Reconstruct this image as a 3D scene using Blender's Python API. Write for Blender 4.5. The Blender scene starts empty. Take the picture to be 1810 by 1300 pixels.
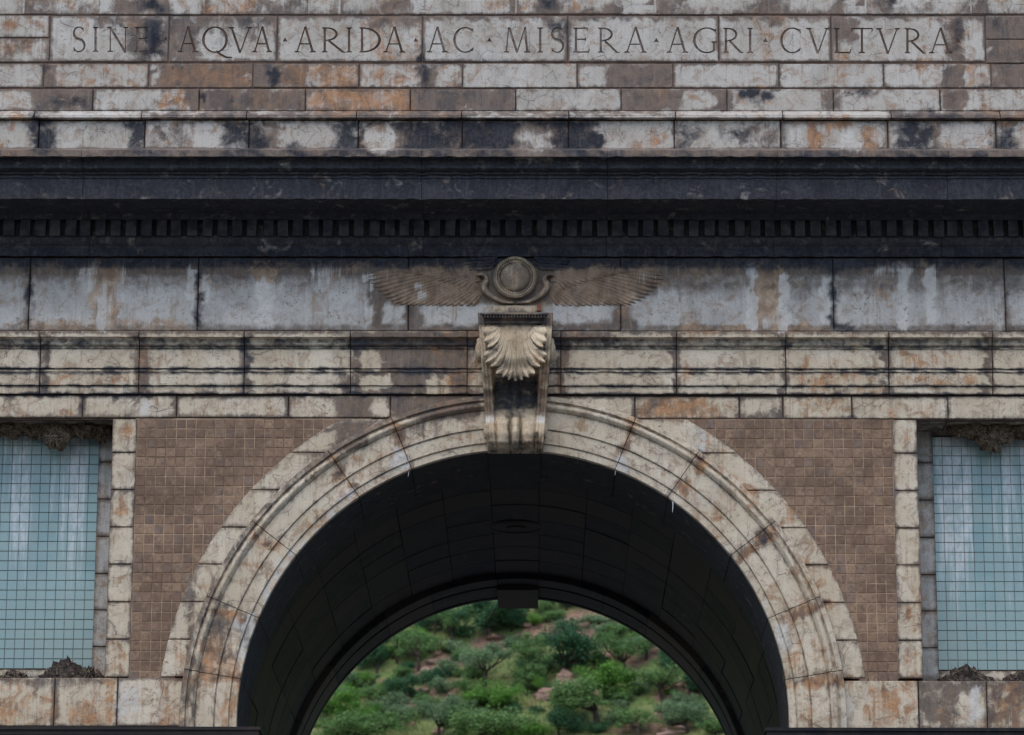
import bpy, math, random
import numpy as np
from mathutils import Matrix, Vector
from mathutils.geometry import delaunay_2d_cdt
random.seed(7); rng = np.random.default_rng(7)
S = bpy.context.scene
COL = S.collection

# ------------------------------------------------------------------ camera
F = 6200.0; CX, CY = 905.0, 650.0          # focal length and centre in survey pixels
TH = math.atan(1620.0/F); PH = math.atan(51.0/F); RO = 0.0029
DIST = 36.0; CAMZ = 1.7
fwd = np.array((-math.sin(PH)*math.cos(TH), math.cos(PH)*math.cos(TH), math.sin(TH)))
r0 = np.array((math.cos(PH), math.sin(PH), 0.0)); u0 = np.cross(r0, fwd)
right = math.cos(RO)*r0 + math.sin(RO)*u0
up = -math.sin(RO)*r0 + math.cos(RO)*u0
CAM = np.array((0.30, -DIST, CAMZ))
def ray(px, py):
    return fwd*F + right*(px-CX) - up*(py-CY)
for _ in range(4):                          # put the arch axis at X = 0
    d = ray(907, 1000); CAM[0] = -d[0]/d[1]*DIST
def W(px, py, p=0.0):                       # facade point at projection p in front of the wall plane
    d = ray(px, py); t = (DIST-p)/d[1]
    q = CAM + d*t
    return q[0], q[2]
def XX(px, py, p=0.0): return W(px, py, p)[0]
def ZZ(py, p=0.0): return W(907, py, p)[1]
def survey(P):                              # facade elevation coordinates of points
    d = P - CAM; k = d @ fwd
    return CX + F*(d @ right)/k, CY - F*(d @ up)/k
cam = bpy.data.cameras.new('camera'); camo = bpy.data.objects.new('camera', cam); COL.objects.link(camo)
M = Matrix.Identity(4)
for i in range(3):
    M[i][0] = right[i]; M[i][1] = up[i]; M[i][2] = -fwd[i]; M[i][3] = CAM[i]
camo.matrix_world = M
cam.sensor_width = 36; cam.lens = F/1810*36; cam.clip_start = 0.5; cam.clip_end = 6000
cam.dof.use_dof = True; cam.dof.focus_distance = DIST/math.cos(TH)-0.3; cam.dof.aperture_fstop = 4.5
S.camera = camo

# ------------------------------------------------------------------ sky and sun (overcast)
SUN_EL, SUN_AZ = math.radians(58), math.radians(200)       # azimuth clockwise from +Y: the sun is behind the viewer
w = bpy.data.worlds.new('World'); S.world = w; w.use_nodes = True
nt = w.node_tree; nt.nodes.clear()
sk = nt.nodes.new('ShaderNodeTexSky'); sk.sky_type = 'NISHITA'; sk.sun_disc = False
sk.sun_elevation = SUN_EL; sk.sun_rotation = SUN_AZ; sk.air_density = 1.0; sk.dust_density = 1.5; sk.ozone_density = 1.0
bg = nt.nodes.new('ShaderNodeBackground'); bg.inputs[1].default_value = 0.125
wo = nt.nodes.new('ShaderNodeOutputWorld')
nt.links.new(sk.outputs[0], bg.inputs[0]); nt.links.new(bg.outputs[0], wo.inputs[0])
sun = bpy.data.lights.new('sun', 'SUN'); sun.energy = 1.1; sun.angle = math.radians(50); sun.color = (1.0, 0.93, 0.84)
suno = bpy.data.objects.new('sun', sun); COL.objects.link(suno)
sd = Vector((math.sin(SUN_AZ)*math.cos(SUN_EL), math.cos(SUN_AZ)*math.cos(SUN_EL), math.sin(SUN_EL)))
suno.rotation_euler = sd.to_track_quat('Z', 'Y').to_euler(); suno.location = (0, -20, 60)
S.view_settings.view_transform = 'Standard'; S.view_settings.look = 'None'
S.view_settings.exposure = 0.78; S.view_settings.gamma = 1.0; S.view_settings.use_curve_mapping = False
S.render.engine = 'CYCLES'
S.cycles.max_bounces = 6; S.cycles.diffuse_bounces = 3; S.cycles.glossy_bounces = 2; S.cycles.transparent_max_bounces = 4
S.cycles.use_denoising = True

# ------------------------------------------------------------------ material helpers
class NT:
    def __init__(s, name):
        s.m = bpy.data.materials.new(name); s.m.use_nodes = True
        s.t = s.m.node_tree; s.t.nodes.clear()
        s.out = s.t.nodes.new('ShaderNodeOutputMaterial')
        g = s.t.nodes.new('ShaderNodeNewGeometry'); s.pos = g.outputs['Position']; s.nor = g.outputs['Normal']
    def put(s, sock, v):
        if isinstance(v, bpy.types.NodeSocket): s.t.links.new(v, sock)
        elif isinstance(v, tuple) and len(v) == 3 and sock.type == 'RGBA': sock.default_value = (*v, 1)
        else: sock.default_value = v
    def math(s, op, a, b=None, clamp=False):
        n = s.t.nodes.new('ShaderNodeMath'); n.operation = op; n.use_clamp = clamp
        s.put(n.inputs[0], a)
        if b is not None: s.put(n.inputs[1], b)
        return n.outputs[0]
    def ss(s, x, lo, hi, a=0.0, b=1.0):
        n = s.t.nodes.new('ShaderNodeMapRange'); n.interpolation_type = 'SMOOTHSTEP'
        s.put(n.inputs['Value'], x); s.put(n.inputs['From Min'], lo); s.put(n.inputs['From Max'], hi)
        s.put(n.inputs['To Min'], a); s.put(n.inputs['To Max'], b)
        return n.outputs['Result']
    def mix(s, f, a, b, mode='MIX'):
        n = s.t.nodes.new('ShaderNodeMix'); n.data_type = 'RGBA'; n.blend_type = mode
        s.put(n.inputs[0], f); s.put(n.inputs[6], a); s.put(n.inputs[7], b)
        return n.outputs[2]
    def vec(s, v, sc, off=(0, 0, 0)):
        n = s.t.nodes.new('ShaderNodeMapping'); s.put(n.inputs[0], v)
        n.inputs['Scale'].default_value = sc; n.inputs['Location'].default_value = off
        return n.outputs[0]
    def noise(s, v, scale, det=4, ro=0.55, dist=0.0):
        n = s.t.nodes.new('ShaderNodeTexNoise'); s.put(n.inputs['Vector'], v)
        n.inputs['Scale'].default_value = scale; n.inputs['Detail'].default_value = det
        n.inputs['Roughness'].default_value = ro; n.inputs['Distortion'].default_value = dist
        return n.outputs['Fac']
    def vor(s, v, scale, feat='F1', out='Distance'):
        n = s.t.nodes.new('ShaderNodeTexVoronoi'); n.feature = feat; s.put(n.inputs['Vector'], v)
        n.inputs['Scale'].default_value = scale
        return n.outputs[out]
    def white(s, v):
        n = s.t.nodes.new('ShaderNodeTexWhiteNoise'); n.noise_dimensions = '3D'; s.put(n.inputs[0], v)
        return n.outputs[0]
    def xyz(s, v):
        n = s.t.nodes.new('ShaderNodeSeparateXYZ'); s.put(n.inputs[0], v); return n.outputs
    def attr(s, name):
        n = s.t.nodes.new('ShaderNodeAttribute'); n.attribute_name = name
        c = s.t.nodes.new('ShaderNodeSeparateColor'); s.t.links.new(n.outputs['Color'], c.inputs[0])
        return c.outputs[0], c.outputs[1], c.outputs[2], n.outputs['Alpha']
    def rand(s):
        return s.t.nodes.new('ShaderNodeObjectInfo').outputs['Random']
    def bump(s, h, st=0.4, d=0.01):
        n = s.t.nodes.new('ShaderNodeBump'); s.put(n.inputs['Height'], h)
        n.inputs['Strength'].default_value = st; n.inputs['Distance'].default_value = d
        return n.outputs[0]
    def done(s, col, rough=0.85, nor=None, spec=0.25):
        b = s.t.nodes.new('ShaderNodeBsdfPrincipled')
        s.put(b.inputs['Base Color'], col); s.put(b.inputs['Roughness'], rough)
        b.inputs['Specular IOR Level'].default_value = spec
        if nor is not None: s.put(b.inputs['Normal'], nor)
        s.t.links.new(b.outputs[0], s.out.inputs[0])
        return s.m
    def around(s, n, k):                    # (n - .5) * k
        return s.math('MULTIPLY', s.math('SUBTRACT', n, 0.5), k)

def stone(name, p1, p2, g1=(.125, .088, .070), g2=(.185, .145, .118), soft=0.0, r1=(.43, .205, .082), r2=(.18, .092, .047)):
    n = NT(name); P = n.pos
    r, g, k, a = n.attr('weather_shade')
    big = n.noise(P, 1.7, 4, .55); mid = n.noise(P, 7, 9, .70, .6); mid2 = n.noise(n.vec(P, (1, 1, 1), (7, 3, 5)), 6.0, 9, .72, .7)
    fine = n.noise(P, 70, 5, .68); cloud = n.noise(n.vec(P, (1, 1, 1), (1, 8, 2)), 4.2, 6, .62, .4)
    streak = n.noise(n.vec(P, (24, 24, 1.9)), 1, 7, .66, .5)
    speck = n.noise(n.vec(P, (1, 1, 1), (2, 9, 4)), 27, 6, .72)
    pale = n.mix(n.ss(big, .35, .65), p1, p2)
    pale = n.mix(n.ss(streak, .50, .72, 0, .35), pale, g2)
    pale = n.mix(n.ss(mid2, .48, .64, 0, .55), pale, (.255, .185, .13))
    pale = n.mix(n.ss(cloud, .50, .68, 0, .45), pale, n.mix(1.0, pale, (.62, .61, .62), 'MULTIPLY'))
    crack = n.vor(n.mix(.06, P, n.mix(1.0, mid, (1, 1, 1), 'MULTIPLY')), 5.5, 'DISTANCE_TO_EDGE')
    ck = n.math('MULTIPLY', n.ss(crack, .0, .022, 1, 0), n.ss(cloud, .45, .60, 0, .6-.45*soft))
    pale = n.mix(ck, pale, (.12, .085, .07))
    grime = n.mix(n.ss(mid2, .36, .64), g1, g2)
    grime = n.mix(n.ss(cloud, .42, .66, 0, .75), grime, (.068, .062, .066))
    grime = n.mix(n.ss(streak, .46, .70, 0, .6), grime, (.21, .185, .17))
    grime = n.mix(n.ss(speck, .60, .72, 0, .5), grime, (.30, .27, .245))
    rust = n.mix(n.ss(mid, .38, .62), r1, r2)
    crust = n.mix(n.ss(n.math('ADD', n.math('MULTIPLY', cloud, .5), n.math('MULTIPLY', speck, .5)), .44, .64), (.0105, .0150, .0255), (.047, .050, .061))  # black crust, with the sky's blue shade put into its colour
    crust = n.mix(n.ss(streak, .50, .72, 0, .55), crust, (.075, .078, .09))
    chalk = n.mix(n.ss(mid2, .4, .6), (.60, .595, .57), (.49, .48, .455))
    fr = n.ss(n.math('ADD', n.math('MAXIMUM', n.math('MULTIPLY', g, 1+.35*soft), n.ss(n.noise(n.vec(P, (1, 1, .6), (9, 2, 2)), 1.25, 4, .6), .48, .68, .08, .52)), n.around(n.math('ADD', n.math('MULTIPLY', mid2, .65), n.math('MULTIPLY', streak, .35)), 3.4)), .30, .95, 0, .78)
    fg = n.ss(n.math('ADD', r, n.around(n.math('ADD', n.math('MULTIPLY', mid, .72), n.math('MULTIPLY', streak, .28)), 2.7 if not soft else 2.0)), .20-.08*soft, .80+.14*soft, 0, .95)
    fk = n.ss(n.math('ADD', k, n.around(n.math('ADD', n.math('MULTIPLY', mid, .6), n.math('MULTIPLY', cloud, .4)), 2.4)), .28, .92, 0, .96)
    fa = n.ss(n.math('ADD', a, n.around(n.math('ADD', n.math('MULTIPLY', streak, .55), n.math('MULTIPLY', mid, .45)), 3.0)), .38, .95, 0, .85)
    col = n.mix(fr, pale, rust); col = n.mix(fg, col, grime); col = n.mix(n.math('MULTIPLY', fr, n.math('MULTIPLY', fg, .55)), col, rust)
    col = n.mix(fa, col, chalk); col = n.mix(fk, col, crust)
    pit = n.math('MULTIPLY', n.ss(speck, .56, .66, 0, .65), n.ss(n.noise(n.vec(P, (1, 1, 1), (4, 4, 1)), 2.8, 4, .6), .45, .58))
    col = n.mix(pit, col, (.085, .062, .048))
    col = n.mix(n.ss(fine, .32, .70, .0, .38), col, n.mix(1.0, col, (.55, .53, .52), 'MULTIPLY'))
    h = n.math('ADD', n.math('MULTIPLY', fine, .5), n.math('MULTIPLY', speck, .9)); h = n.math('SUBTRACT', h, n.math('MULTIPLY', pit, .9))
    h = n.math('ADD', h, n.math('MULTIPLY', mid, 1.0)); h = n.math('SUBTRACT', h, ck)
    return n.done(col, .88, n.bump(h, .6, .010))

MAT = {}
MAT['grey'] = stone('grey_limestone', (.50, .485, .455), (.42, .395, .355))
MAT['cream'] = stone('cream_limestone', (.60, .535, .43), (.51, .435, .325), (.112, .080, .060), (.175, .135, .105))
MAT['frieze'] = stone('frieze_limestone', (.50, .495, .475), (.40, .40, .385), (.105, .075, .055), (.155, .12, .095), 1.0, (.48, .345, .23), (.26, .165, .10))
MAT['warm'] = stone('carved_limestone', (.60, .505, .37), (.52, .42, .295), (.17, .125, .09), (.21, .165, .125))

def dark_stone(nm='shaded_vault_stone', k=1.0):  # stained stone, darkened and blued to hold the tunnel's shade
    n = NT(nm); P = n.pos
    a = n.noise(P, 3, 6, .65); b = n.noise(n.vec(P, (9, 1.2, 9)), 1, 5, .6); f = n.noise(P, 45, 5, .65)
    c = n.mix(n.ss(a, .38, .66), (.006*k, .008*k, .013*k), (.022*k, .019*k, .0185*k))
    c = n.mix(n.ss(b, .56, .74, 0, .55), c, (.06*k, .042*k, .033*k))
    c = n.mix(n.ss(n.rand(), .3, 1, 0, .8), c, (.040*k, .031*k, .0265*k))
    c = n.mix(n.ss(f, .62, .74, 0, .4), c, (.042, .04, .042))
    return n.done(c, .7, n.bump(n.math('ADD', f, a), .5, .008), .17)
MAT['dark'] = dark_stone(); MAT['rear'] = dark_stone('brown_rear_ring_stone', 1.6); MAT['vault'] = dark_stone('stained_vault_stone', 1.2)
def plain(name, c1, c2, sc, rough=.9, bd=.01):
    n = NT(name); a = n.noise(n.pos, sc, 6, .65)
    return n.done(n.mix(n.ss(a, .36, .66), c1, c2), rough, n.bump(a, .6, bd))
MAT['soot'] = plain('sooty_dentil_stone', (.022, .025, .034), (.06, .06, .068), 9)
MAT['mortar'] = plain('stained_mortar', (.05, .036, .03), (.13, .085, .065), 5)
MAT['groove'] = plain('dirty_letter_groove', (.075, .055, .05), (.19, .155, .135), 12)
MAT['grout_brown'] = plain('pink_grout', (.15, .10, .07), (.40, .29, .20), 2.2)
MAT['grout_blue'] = plain('brown_grout', (.15, .14, .115), (.28, .24, .185), 5)
MAT['nest'] = plain('mud_and_feather_nest', (.05, .036, .026), (.16, .12, .085), 22, .95, .03)
MAT['straw'] = plain('dry_straw', (.13, .10, .07), (.26, .21, .15), 9)
MAT['dung'] = plain('dark_droppings', (.022, .017, .016), (.075, .06, .05), 26, .95, .02)
MAT['chalk'] = plain('white_lime_drip', (.55, .55, .54), (.70, .70, .69), 18)
MAT['brick'] = plain('red_brick_chip', (.20, .075, .05), (.28, .11, .075), 25)

TP = 0.1035                                 # tile pitch
def clay(x0, z0):
    n = NT('brown_clay_tile_glaze'); P = n.pos
    cell = n.t.nodes.new('ShaderNodeVectorMath'); cell.operation = 'SNAP'
    sh = n.t.nodes.new('ShaderNodeVectorMath'); sh.operation = 'SUBTRACT'
    n.put(sh.inputs[0], P); sh.inputs[1].default_value = (x0, -5, z0); n.put(cell.inputs[0], sh.outputs[0]); cell.inputs[1].default_value = (TP, 50, TP)
    rnd = n.white(cell.outputs[0])
    loc = n.t.nodes.new('ShaderNodeVectorMath'); loc.operation = 'SUBTRACT'; n.put(loc.inputs[0], sh.outputs[0]); n.put(loc.inputs[1], cell.outputs[0])
    lc = n.t.nodes.new('ShaderNodeVectorMath'); lc.operation = 'SUBTRACT'; n.put(lc.inputs[0], loc.outputs[0]); lc.inputs[1].default_value = (TP/2, 0, TP/2)
    x = n.xyz(lc.outputs[0]); rad = n.math('SQRT', n.math('ADD', n.math('MULTIPLY', x[0], x[0]), n.math('MULTIPLY', x[2], x[2])))
    ring = n.math('SUBTRACT', 1.0, n.math('MULTIPLY', n.math('ABSOLUTE', n.math('SUBTRACT', rad, .030)), 130), True)
    ring = n.math('MULTIPLY', ring, n.ss(rnd, .66, .72, 0, .55))
    a = n.noise(P, 2.1, 5, .6); b = n.noise(P, 21, 6, .7, .5); f = n.noise(P, 90, 3, .6)
    c = n.mix(rnd, (.150, .088, .053), (.285, .183, .115))
    c = n.mix(n.ss(n.math('FRACT', n.math('MULTIPLY', rnd, 17.3)), .8, .95, 0, .55), c, (.13, .10, .09))
    c = n.mix(n.ss(n.math('FRACT', n.math('MULTIPLY', rnd, 29.7)), .975, .99, 0, .4), c, (.27, .16, .09))
    c = n.mix(n.ss(a, .40, .62, 0, .75), c, (.105, .058, .034))
    c = n.mix(n.ss(b, .47, .64, 0, .68), c, (.07, .043, .030))
    c = n.mix(n.ss(n.noise(n.vec(P, (1, 1, 1), (3, 1, 8)), 13, 7, .72), .52, .68, 0, .5), c, (.31, .215, .145))
    c = n.mix(ring, c, (.10, .07, .056))
    return n.done(c, .5, n.bump(n.math('ADD', n.math('MULTIPLY', b, .5), ring), .35, .006), .35)
def blue():
    n = NT('blue_glazed_tile'); P = n.pos; x = n.xyz(P)
    a = n.noise(P, 1.6, 4, .55); st = n.noise(n.vec(P, (16, 1, .55)), 1, 7, .68, .35); st2 = n.noise(n.vec(P, (38, 1, 1.6), (3, 0, 2)), 1, 6, .7)
    f = n.noise(P, 40, 5, .65)
    c = n.mix(n.ss(a, .38, .64), (.18, .295, .32), (.235, .36, .375))
    c = n.mix(n.math('MULTIPLY', n.rand(), .6), c, (.26, .35, .355))
    tot = None
    for (px, wd, st_, ylo) in ((40, 22, .8, 980), (92, 12, .5, 880), (128, 19, 1.0, 1010), (6, 9, .4, 900), (1690, 27, 1.35, 1010), (1712, 9, .6, 1060), (1783, 12, .7, 1000), (1756, 6, .5, 960), (1810, 16, .6, 1040)):
        X0 = XX(px, 900, -.6); Wd = wd*.0088; zt = ZZ(772, -.6); zb = ZZ(ylo, -.6)
        band = n.math('SUBTRACT', 1.0, n.math('MULTIPLY', n.math('ABSOLUTE', n.math('SUBTRACT', x[0], X0)), 1/Wd), True)
        fade = n.ss(x[2], zb-1.0, zt-.55)
        v = n.math('MULTIPLY', n.math('MULTIPLY', n.math('POWER', band, .5), fade), st_*1.4)
        tot = v if tot is None else n.math('MAXIMUM', tot, v)
    m = n.ss(n.math('ADD', tot, n.around(n.math('ADD', n.math('MULTIPLY', st, .55), n.math('MULTIPLY', st2, .45)), 4.6)), .36, 1.15, 0, .84)
    m = n.math('MULTIPLY', m, n.ss(n.noise(n.vec(P, (1, 1, .45), (5, 1, 1)), 11, 7, .72), .36, .60, .25, 1))
    c = n.mix(m, c, (.56, .60, .63))
    c = n.mix(n.ss(st2, .62, .74, 0, .35), c, (.36, .43, .45))
    c = n.mix(n.ss(f, .60, .72, 0, .3), c, (.09, .11, .105))
    c = n.mix(n.math('MULTIPLY', n.ss(x[2], ZZ(1010, -.6), ZZ(1180, -.6)), n.ss(a, .3, .6, .25, .6)), c, (.22, .29, .275))
    return n.done(c, .38, n.bump(f, .15, .004), .4)

# ------------------------------------------------------------------ weathering and shade survey: (channel, x0, y0, x1, y1, strength, softness)
# g grime, r rust, k black crust, w chalk, c cleaned (removes grime); g and k also hold painted shade
ST = []
def st(ch, *rows):
    for q in rows: ST.append((ch,)+tuple(q))
# attic rows
st('g', (65,0,93,26,1,10),(200,0,300,26,1,14),(440,0,540,26,.7,20),(675,0,728,26,1,14),(905,0,918,26,1,8),(945,0,1015,26,1,14),(1090,0,1098,26,1,6),(1165,0,1205,26,1,12),(1340,0,1392,26,1,14),(1480,0,1490,26,.9,8),(1545,0,1590,26,.9,12),(1600,0,1650,26,.7,12),(1730,0,1750,26,1,10))
st('k', (257,0,283,20,1,8),(955,0,985,12,.8,14),(1556,0,1584,22,1,8),(1607,0,1630,18,.95,8),(500,0,520,14,.5,12))
st('r', (360,0,450,26,.7,25),(540,4,600,26,.4,20),(840,0,900,26,.5,20),(1020,0,1060,22,.6,20),(1480,0,1550,26,.4,20),(1660,0,1740,26,.3,20),(0,34,80,50,.6,18),(0,70,80,95,.7,18))
st('g', (165,27,490,44,.75,12),(222,30,298,100,.8,22),(298,28,352,110,.85,10),(352,28,440,60,.6,18),(425,28,455,70,.6,10),(0,70,55,100,.6,20),(655,28,745,48,.8,14),(500,28,650,33,.7,9),(748,28,1742,32,.75,9),(690,85,745,110,.35,15),(990,30,1012,80,.7,14),(1360,28,1384,48,1,8),(1469,28,1515,75,.95,14),(1469,75,1485,95,.8,10),(1672,28,1706,110,1,7),(1742,26,1830,113,1.1,3),(1270,28,1276,110,.6,3))
st('k', (255,36,284,104,.95,16),(738,96,752,112,.9,8),(440,30,452,45,.6,10),(965,34,1000,52,.55,18),(395,60,412,92,.25,14),(1680,30,1700,100,.65,12),(1742,28,1810,60,.35,15),(1000,38,1012,80,.5,12),(1360,40,1380,52,.35,10))
st('r', (640,34,700,110,.55,20),(700,60,745,110,.5,18),(150,30,250,60,.45,18),(470,34,500,60,.4,12),(1469,90,1500,110,.5,10),(1640,30,1672,50,.5,12),(500,96,560,110,.3,10))
st('g', (77,113,98,157,.95,9),(263,113,268,157,.8,3),(278,113,440,157,.95,12),(447,113,545,157,.85,12),(735,113,772,157,1,8),(1070,113,1192,157,1.05,7),(1377,113,1382,157,.8,4),(1666,113,1708,157,1.1,7),(1752,113,1830,157,1.1,3),(812,113,822,157,.7,4),(635,113,640,157,.7,4))
st('r', (285,113,445,157,.7,25),(495,113,640,157,.75,20),(640,113,735,157,.65,16),(770,113,816,157,.5,14),(1195,113,1300,130,.4,14),(1400,113,1500,157,.35,20),(1562,113,1660,128,.5,14),(1708,113,1748,130,.7,14),(0,113,70,120,.3,10))
st('k', (472,118,497,152,1,7),(736,116,760,154,.75,10),(80,116,90,134,.7,8),(297,112,304,124,.6,6),(1752,120,1810,150,.3,15))
st('g', (55,157,162,197,.95,10),(330,157,545,197,1.05,8),(727,157,912,197,1.08,6),(1098,157,1212,197,1,8),(1262,157,1298,197,1,8),(1450,157,1485,197,.8,12),(1665,157,1712,197,1,9),(905,157,1150,161,.5,6),(1098,157,1200,163,.8,6),(1478,157,1550,166,.7,8))
st('c', (1222,164,1248,194,1.1,9))
st('k', (90,170,150,190,.75,14),(355,165,362,182,.8,4),(402,168,408,182,.6,4),(1302,158,1368,176,1,9),(1325,172,1350,190,.7,8),(1500,160,1545,172,.6,9),(1635,160,1660,185,.5,12),(1680,165,1705,190,.5,12))
st('r', (280,160,330,192,.75,14),(345,157,540,197,.45,20),(545,157,725,197,.9,22),(725,160,740,195,.5,12),(150,157,170,168,.3,8),(1480,160,1500,180,.3,10))
# moulding and plinth of the attic
st('g', (262,197,600,213,.75,10),(600,197,815,213,.95,14),(1572,197,1830,213,1,8),(55,200,85,213,.6,12),(820,197,1005,202,.8,6),(1005,197,1200,202,.6,8))
st('r', (700,197,815,206,.5,14),(1410,205,1500,213,.6,12))
st('k', (-400,209,2300,213,.45,4),(600,197,840,212,.35,14),(1572,197,1700,212,.5,14),(262,197,400,212,.35,12),(640,258,1060,268,.6,8),(55,205,100,268,.95,16),(225,214,257,268,.85,14),(270,225,290,255,.4,16),(396,213,470,268,.85,22),(592,213,650,268,.85,24),(712,213,920,268,.80,24),(960,213,1042,268,.85,22),(1040,232,1064,262,1,10),(1195,213,1240,268,.55,16),(1218,230,1240,258,.7,10),(1265,215,1320,250,.62,20),(1572,213,1648,268,.88,9),(1762,213,1800,268,.8,12),(635,213,1060,225,.75,12),(1740,230,1765,262,.5,12),(262,213,400,217,.5,7),(505,250,535,268,.7,10),(640,213,662,268,.7,14))  # the full-width line paints the shadow below the roll moulding
st('g', (257,213,330,268,.5,30),(430,213,490,268,.8,20),(640,213,1062,268,.95,14),(0,213,30,240,.3,20),(1300,213,1380,268,.55,24),(1190,213,1200,268,.7,9),(1560,213,1572,268,.5,6),(1648,213,1660,268,.9,10))
st('c', (655,232,690,268,1.1,14),(925,240,965,268,.5,24))
st('r', (1425,216,1448,268,1.1,12),(1448,214,1500,228,.9,14),(1525,220,1550,268,1.0,10),(1395,230,1425,268,.35,14))
st('w', (1388,216,1422,262,.7,14),(1480,228,1525,266,.75,14),(1070,235,1185,268,.4,22),(100,225,225,260,.25,22),(530,215,590,262,.35,20),(1250,240,1290,268,.5,14),(1660,228,1700,266,.4,14))
# cornice: black crust with painted bluish shade, everywhere below the lip
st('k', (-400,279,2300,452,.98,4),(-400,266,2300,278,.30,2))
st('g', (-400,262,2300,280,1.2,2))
# frieze: dark top band is brown stain plus painted shade of the cornice
st('g', (-400,452,2300,480,1.15,22),(-400,470,650,492,.62,34),(1170,470,2300,505,.68,36),(-400,578,2300,588,.75,6),
   (645,455,850,530,1.05,10),(655,520,735,585,1.05,8),(715,540,745,588,1.1,9),(735,455,1105,541,1.02,5),(930,455,1165,525,1.02,10),(1085,540,1115,588,1.1,14),(1060,568,1130,588,1,8),(735,576,850,588,1,7),(975,572,1095,588,1,7))
st('c', (682,545,712,568,1.2,9))
st('k', (-400,452,2300,462,1.0,12),(48,460,56,540,.75,6),(45,540,62,585,.6,9),(344,455,357,585,.75,6),(1468,455,1478,585,.8,6),(1455,455,1500,480,.55,16),(680,455,800,475,.55,22),(60,455,165,470,.4,18),(290,455,350,470,.5,18),(740,455,790,480,.5,20),(1772,470,1778,585,.4,4),(1090,460,1100,580,.35,6),(1470,572,1530,588,.6,8),(1230,455,1320,470,.45,20),(1500,455,1830,468,.35,14),(716,545,726,588,.45,6))
st('r', (172,455,192,560,.85,12),(455,452,480,500,.9,12),(690,465,735,540,.35,16),(1055,460,1100,500,.75,14),(1098,520,1106,560,.6,6),(1335,480,1380,560,.55,12),(1633,455,1645,500,.8,8),(40,565,340,587,.4,12),(1200,575,1460,588,.5,8),(860,530,960,542,.4,10))
st('w', (140,465,165,520,.55,14),(172,500,192,580,.5,14),(200,480,222,540,.45,14),(456,490,476,578,1,7),(333,475,340,540,.7,6),(360,480,366,545,.6,6),(1326,460,1333,580,1,6),(1380,490,1388,580,.95,6),(1452,490,1466,570,.8,9),(1482,520,1492,575,.6,8),(1590,462,1602,580,.65,8),(1540,462,1600,490,.5,14),(1638,470,1648,560,.9,7),(550,462,600,515,.45,10),(648,488,654,580,.6,5),(648,484,700,496,.35,7),(735,500,750,535,.55,8),(1105,520,1120,560,.3,10),(1110,478,1170,500,.35,7),(1160,495,1172,530,.45,6),(1330,560,1390,585,.5,9))
st('r', (165,458,205,575,.75,14),(446,455,486,500,.7,12),(1332,462,1384,575,.7,12),(1628,455,1650,500,.6,10),(140,460,215,510,.4,16),(560,458,640,500,.3,18),(1120,470,1170,510,.5,12),(820,540,960,555,.3,10))
st('w', (168,520,195,584,.7,12),(453,495,482,582,.95,9),(1322,460,1336,584,1,7),(1380,485,1392,584,1,7),(1586,462,1606,584,.8,9),(1634,480,1654,570,.85,8),(1530,462,1590,482,.3,12),(560,462,630,492,.3,12))
st('k', (44,455,60,588,.6,8),(342,455,360,588,.55,8),(1464,455,1482,588,.6,8),(715,540,728,588,.5,7),(1770,455,1782,588,.5,7),(-400,452,2300,470,.8,14))
for q in list(ST):
    if q[0] in 'rw' and 440 < q[2] < 580 and q[4] < 592: ST[ST.index(q)] = q[:5]+(min(1.25, q[5]*1.35),)+(q[6]*1.2,)
# architrave
st('g', (622,588,850,702,1.1,8),(600,655,628,700,.9,9),(76,588,86,702,.95,4),(430,588,444,702,.9,4),(232,588,266,700,.85,8),(978,588,1012,650,.85,8),(985,588,996,702,1,4),(1189,588,1197,702,.9,4),(1380,588,1389,702,.9,4),(1561,588,1568,702,.9,4),(1742,588,1750,702,.9,4),(978,588,1090,608,.8,14),(1390,692,1560,699,.5,4),(95,692,620,699,.6,4))
st('c', (640,624,668,648,1.3,8),(645,668,690,684,1.3,8),(762,668,795,692,1.3,8),(830,662,848,690,.8,7),(828,620,848,650,.9,7))
st('k', (-400,601,2300,612,.62,6),(-400,613,2300,617,.72,2),(432,592,442,660,.5,5),(230,590,266,612,.6,8),(617,660,630,700,.5,9),(76,600,84,690,.45,4),(1561,598,1570,618,.7,8),(820,588,840,700,.35,8),(-400,651,2300,654,.8,2),(-400,658,2300,661,.75,2),(-400,681,2300,684,.72,2),(-400,696,2300,700,.9,2))  # thin full-width lines paint the shadow under each fascia
st('r', (85,662,250,682,.65,16),(243,612,266,700,.6,10),(340,630,360,650,.4,10),(1390,655,1560,697,.55,20),(1400,618,1530,648,.45,20),(1590,618,1720,650,.6,14),(1580,662,1730,680,.6,14),(250,685,440,698,.4,12),(-400,588,620,592,.35,6),(1000,588,2300,592,.3,6),(820,600,830,700,.6,6))
st('w', (245,703,268,738,.85,7),(75,690,85,716,.6,5),(1000,618,1180,640,.25,20),(1460,622,1490,645,.4,10),(622,640,628,692,.5,3))
# course above the bays
st('g', (592,700,660,742,1.1,8),(690,700,850,742,1.1,8),(-400,700,600,703,.7,4),(1000,700,2300,704,.7,4),(1123,702,1165,740,.6,12),(140,700,150,740,.9,4),(507,700,514,740,.8,4),(310,700,316,740,.8,4),(1300,728,1392,742,.7,8),(235,700,244,740,.5,5))
st('r', (1160,704,1250,738,1.0,18),(1125,704,1300,742,.6,16),(1380,704,1500,728,.55,18),(1560,710,1670,742,.5,16),(380,715,420,735,.45,14),(430,710,500,736,.45,14),(330,722,360,740,.4,8),(100,712,140,736,.4,10),(530,712,580,732,.35,12),(590,704,850,760,.3,20))
st('k', (1120,706,1135,738,.4,10),(142,702,150,742,.4,4),(1140,708,1220,726,.22,14))
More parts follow.
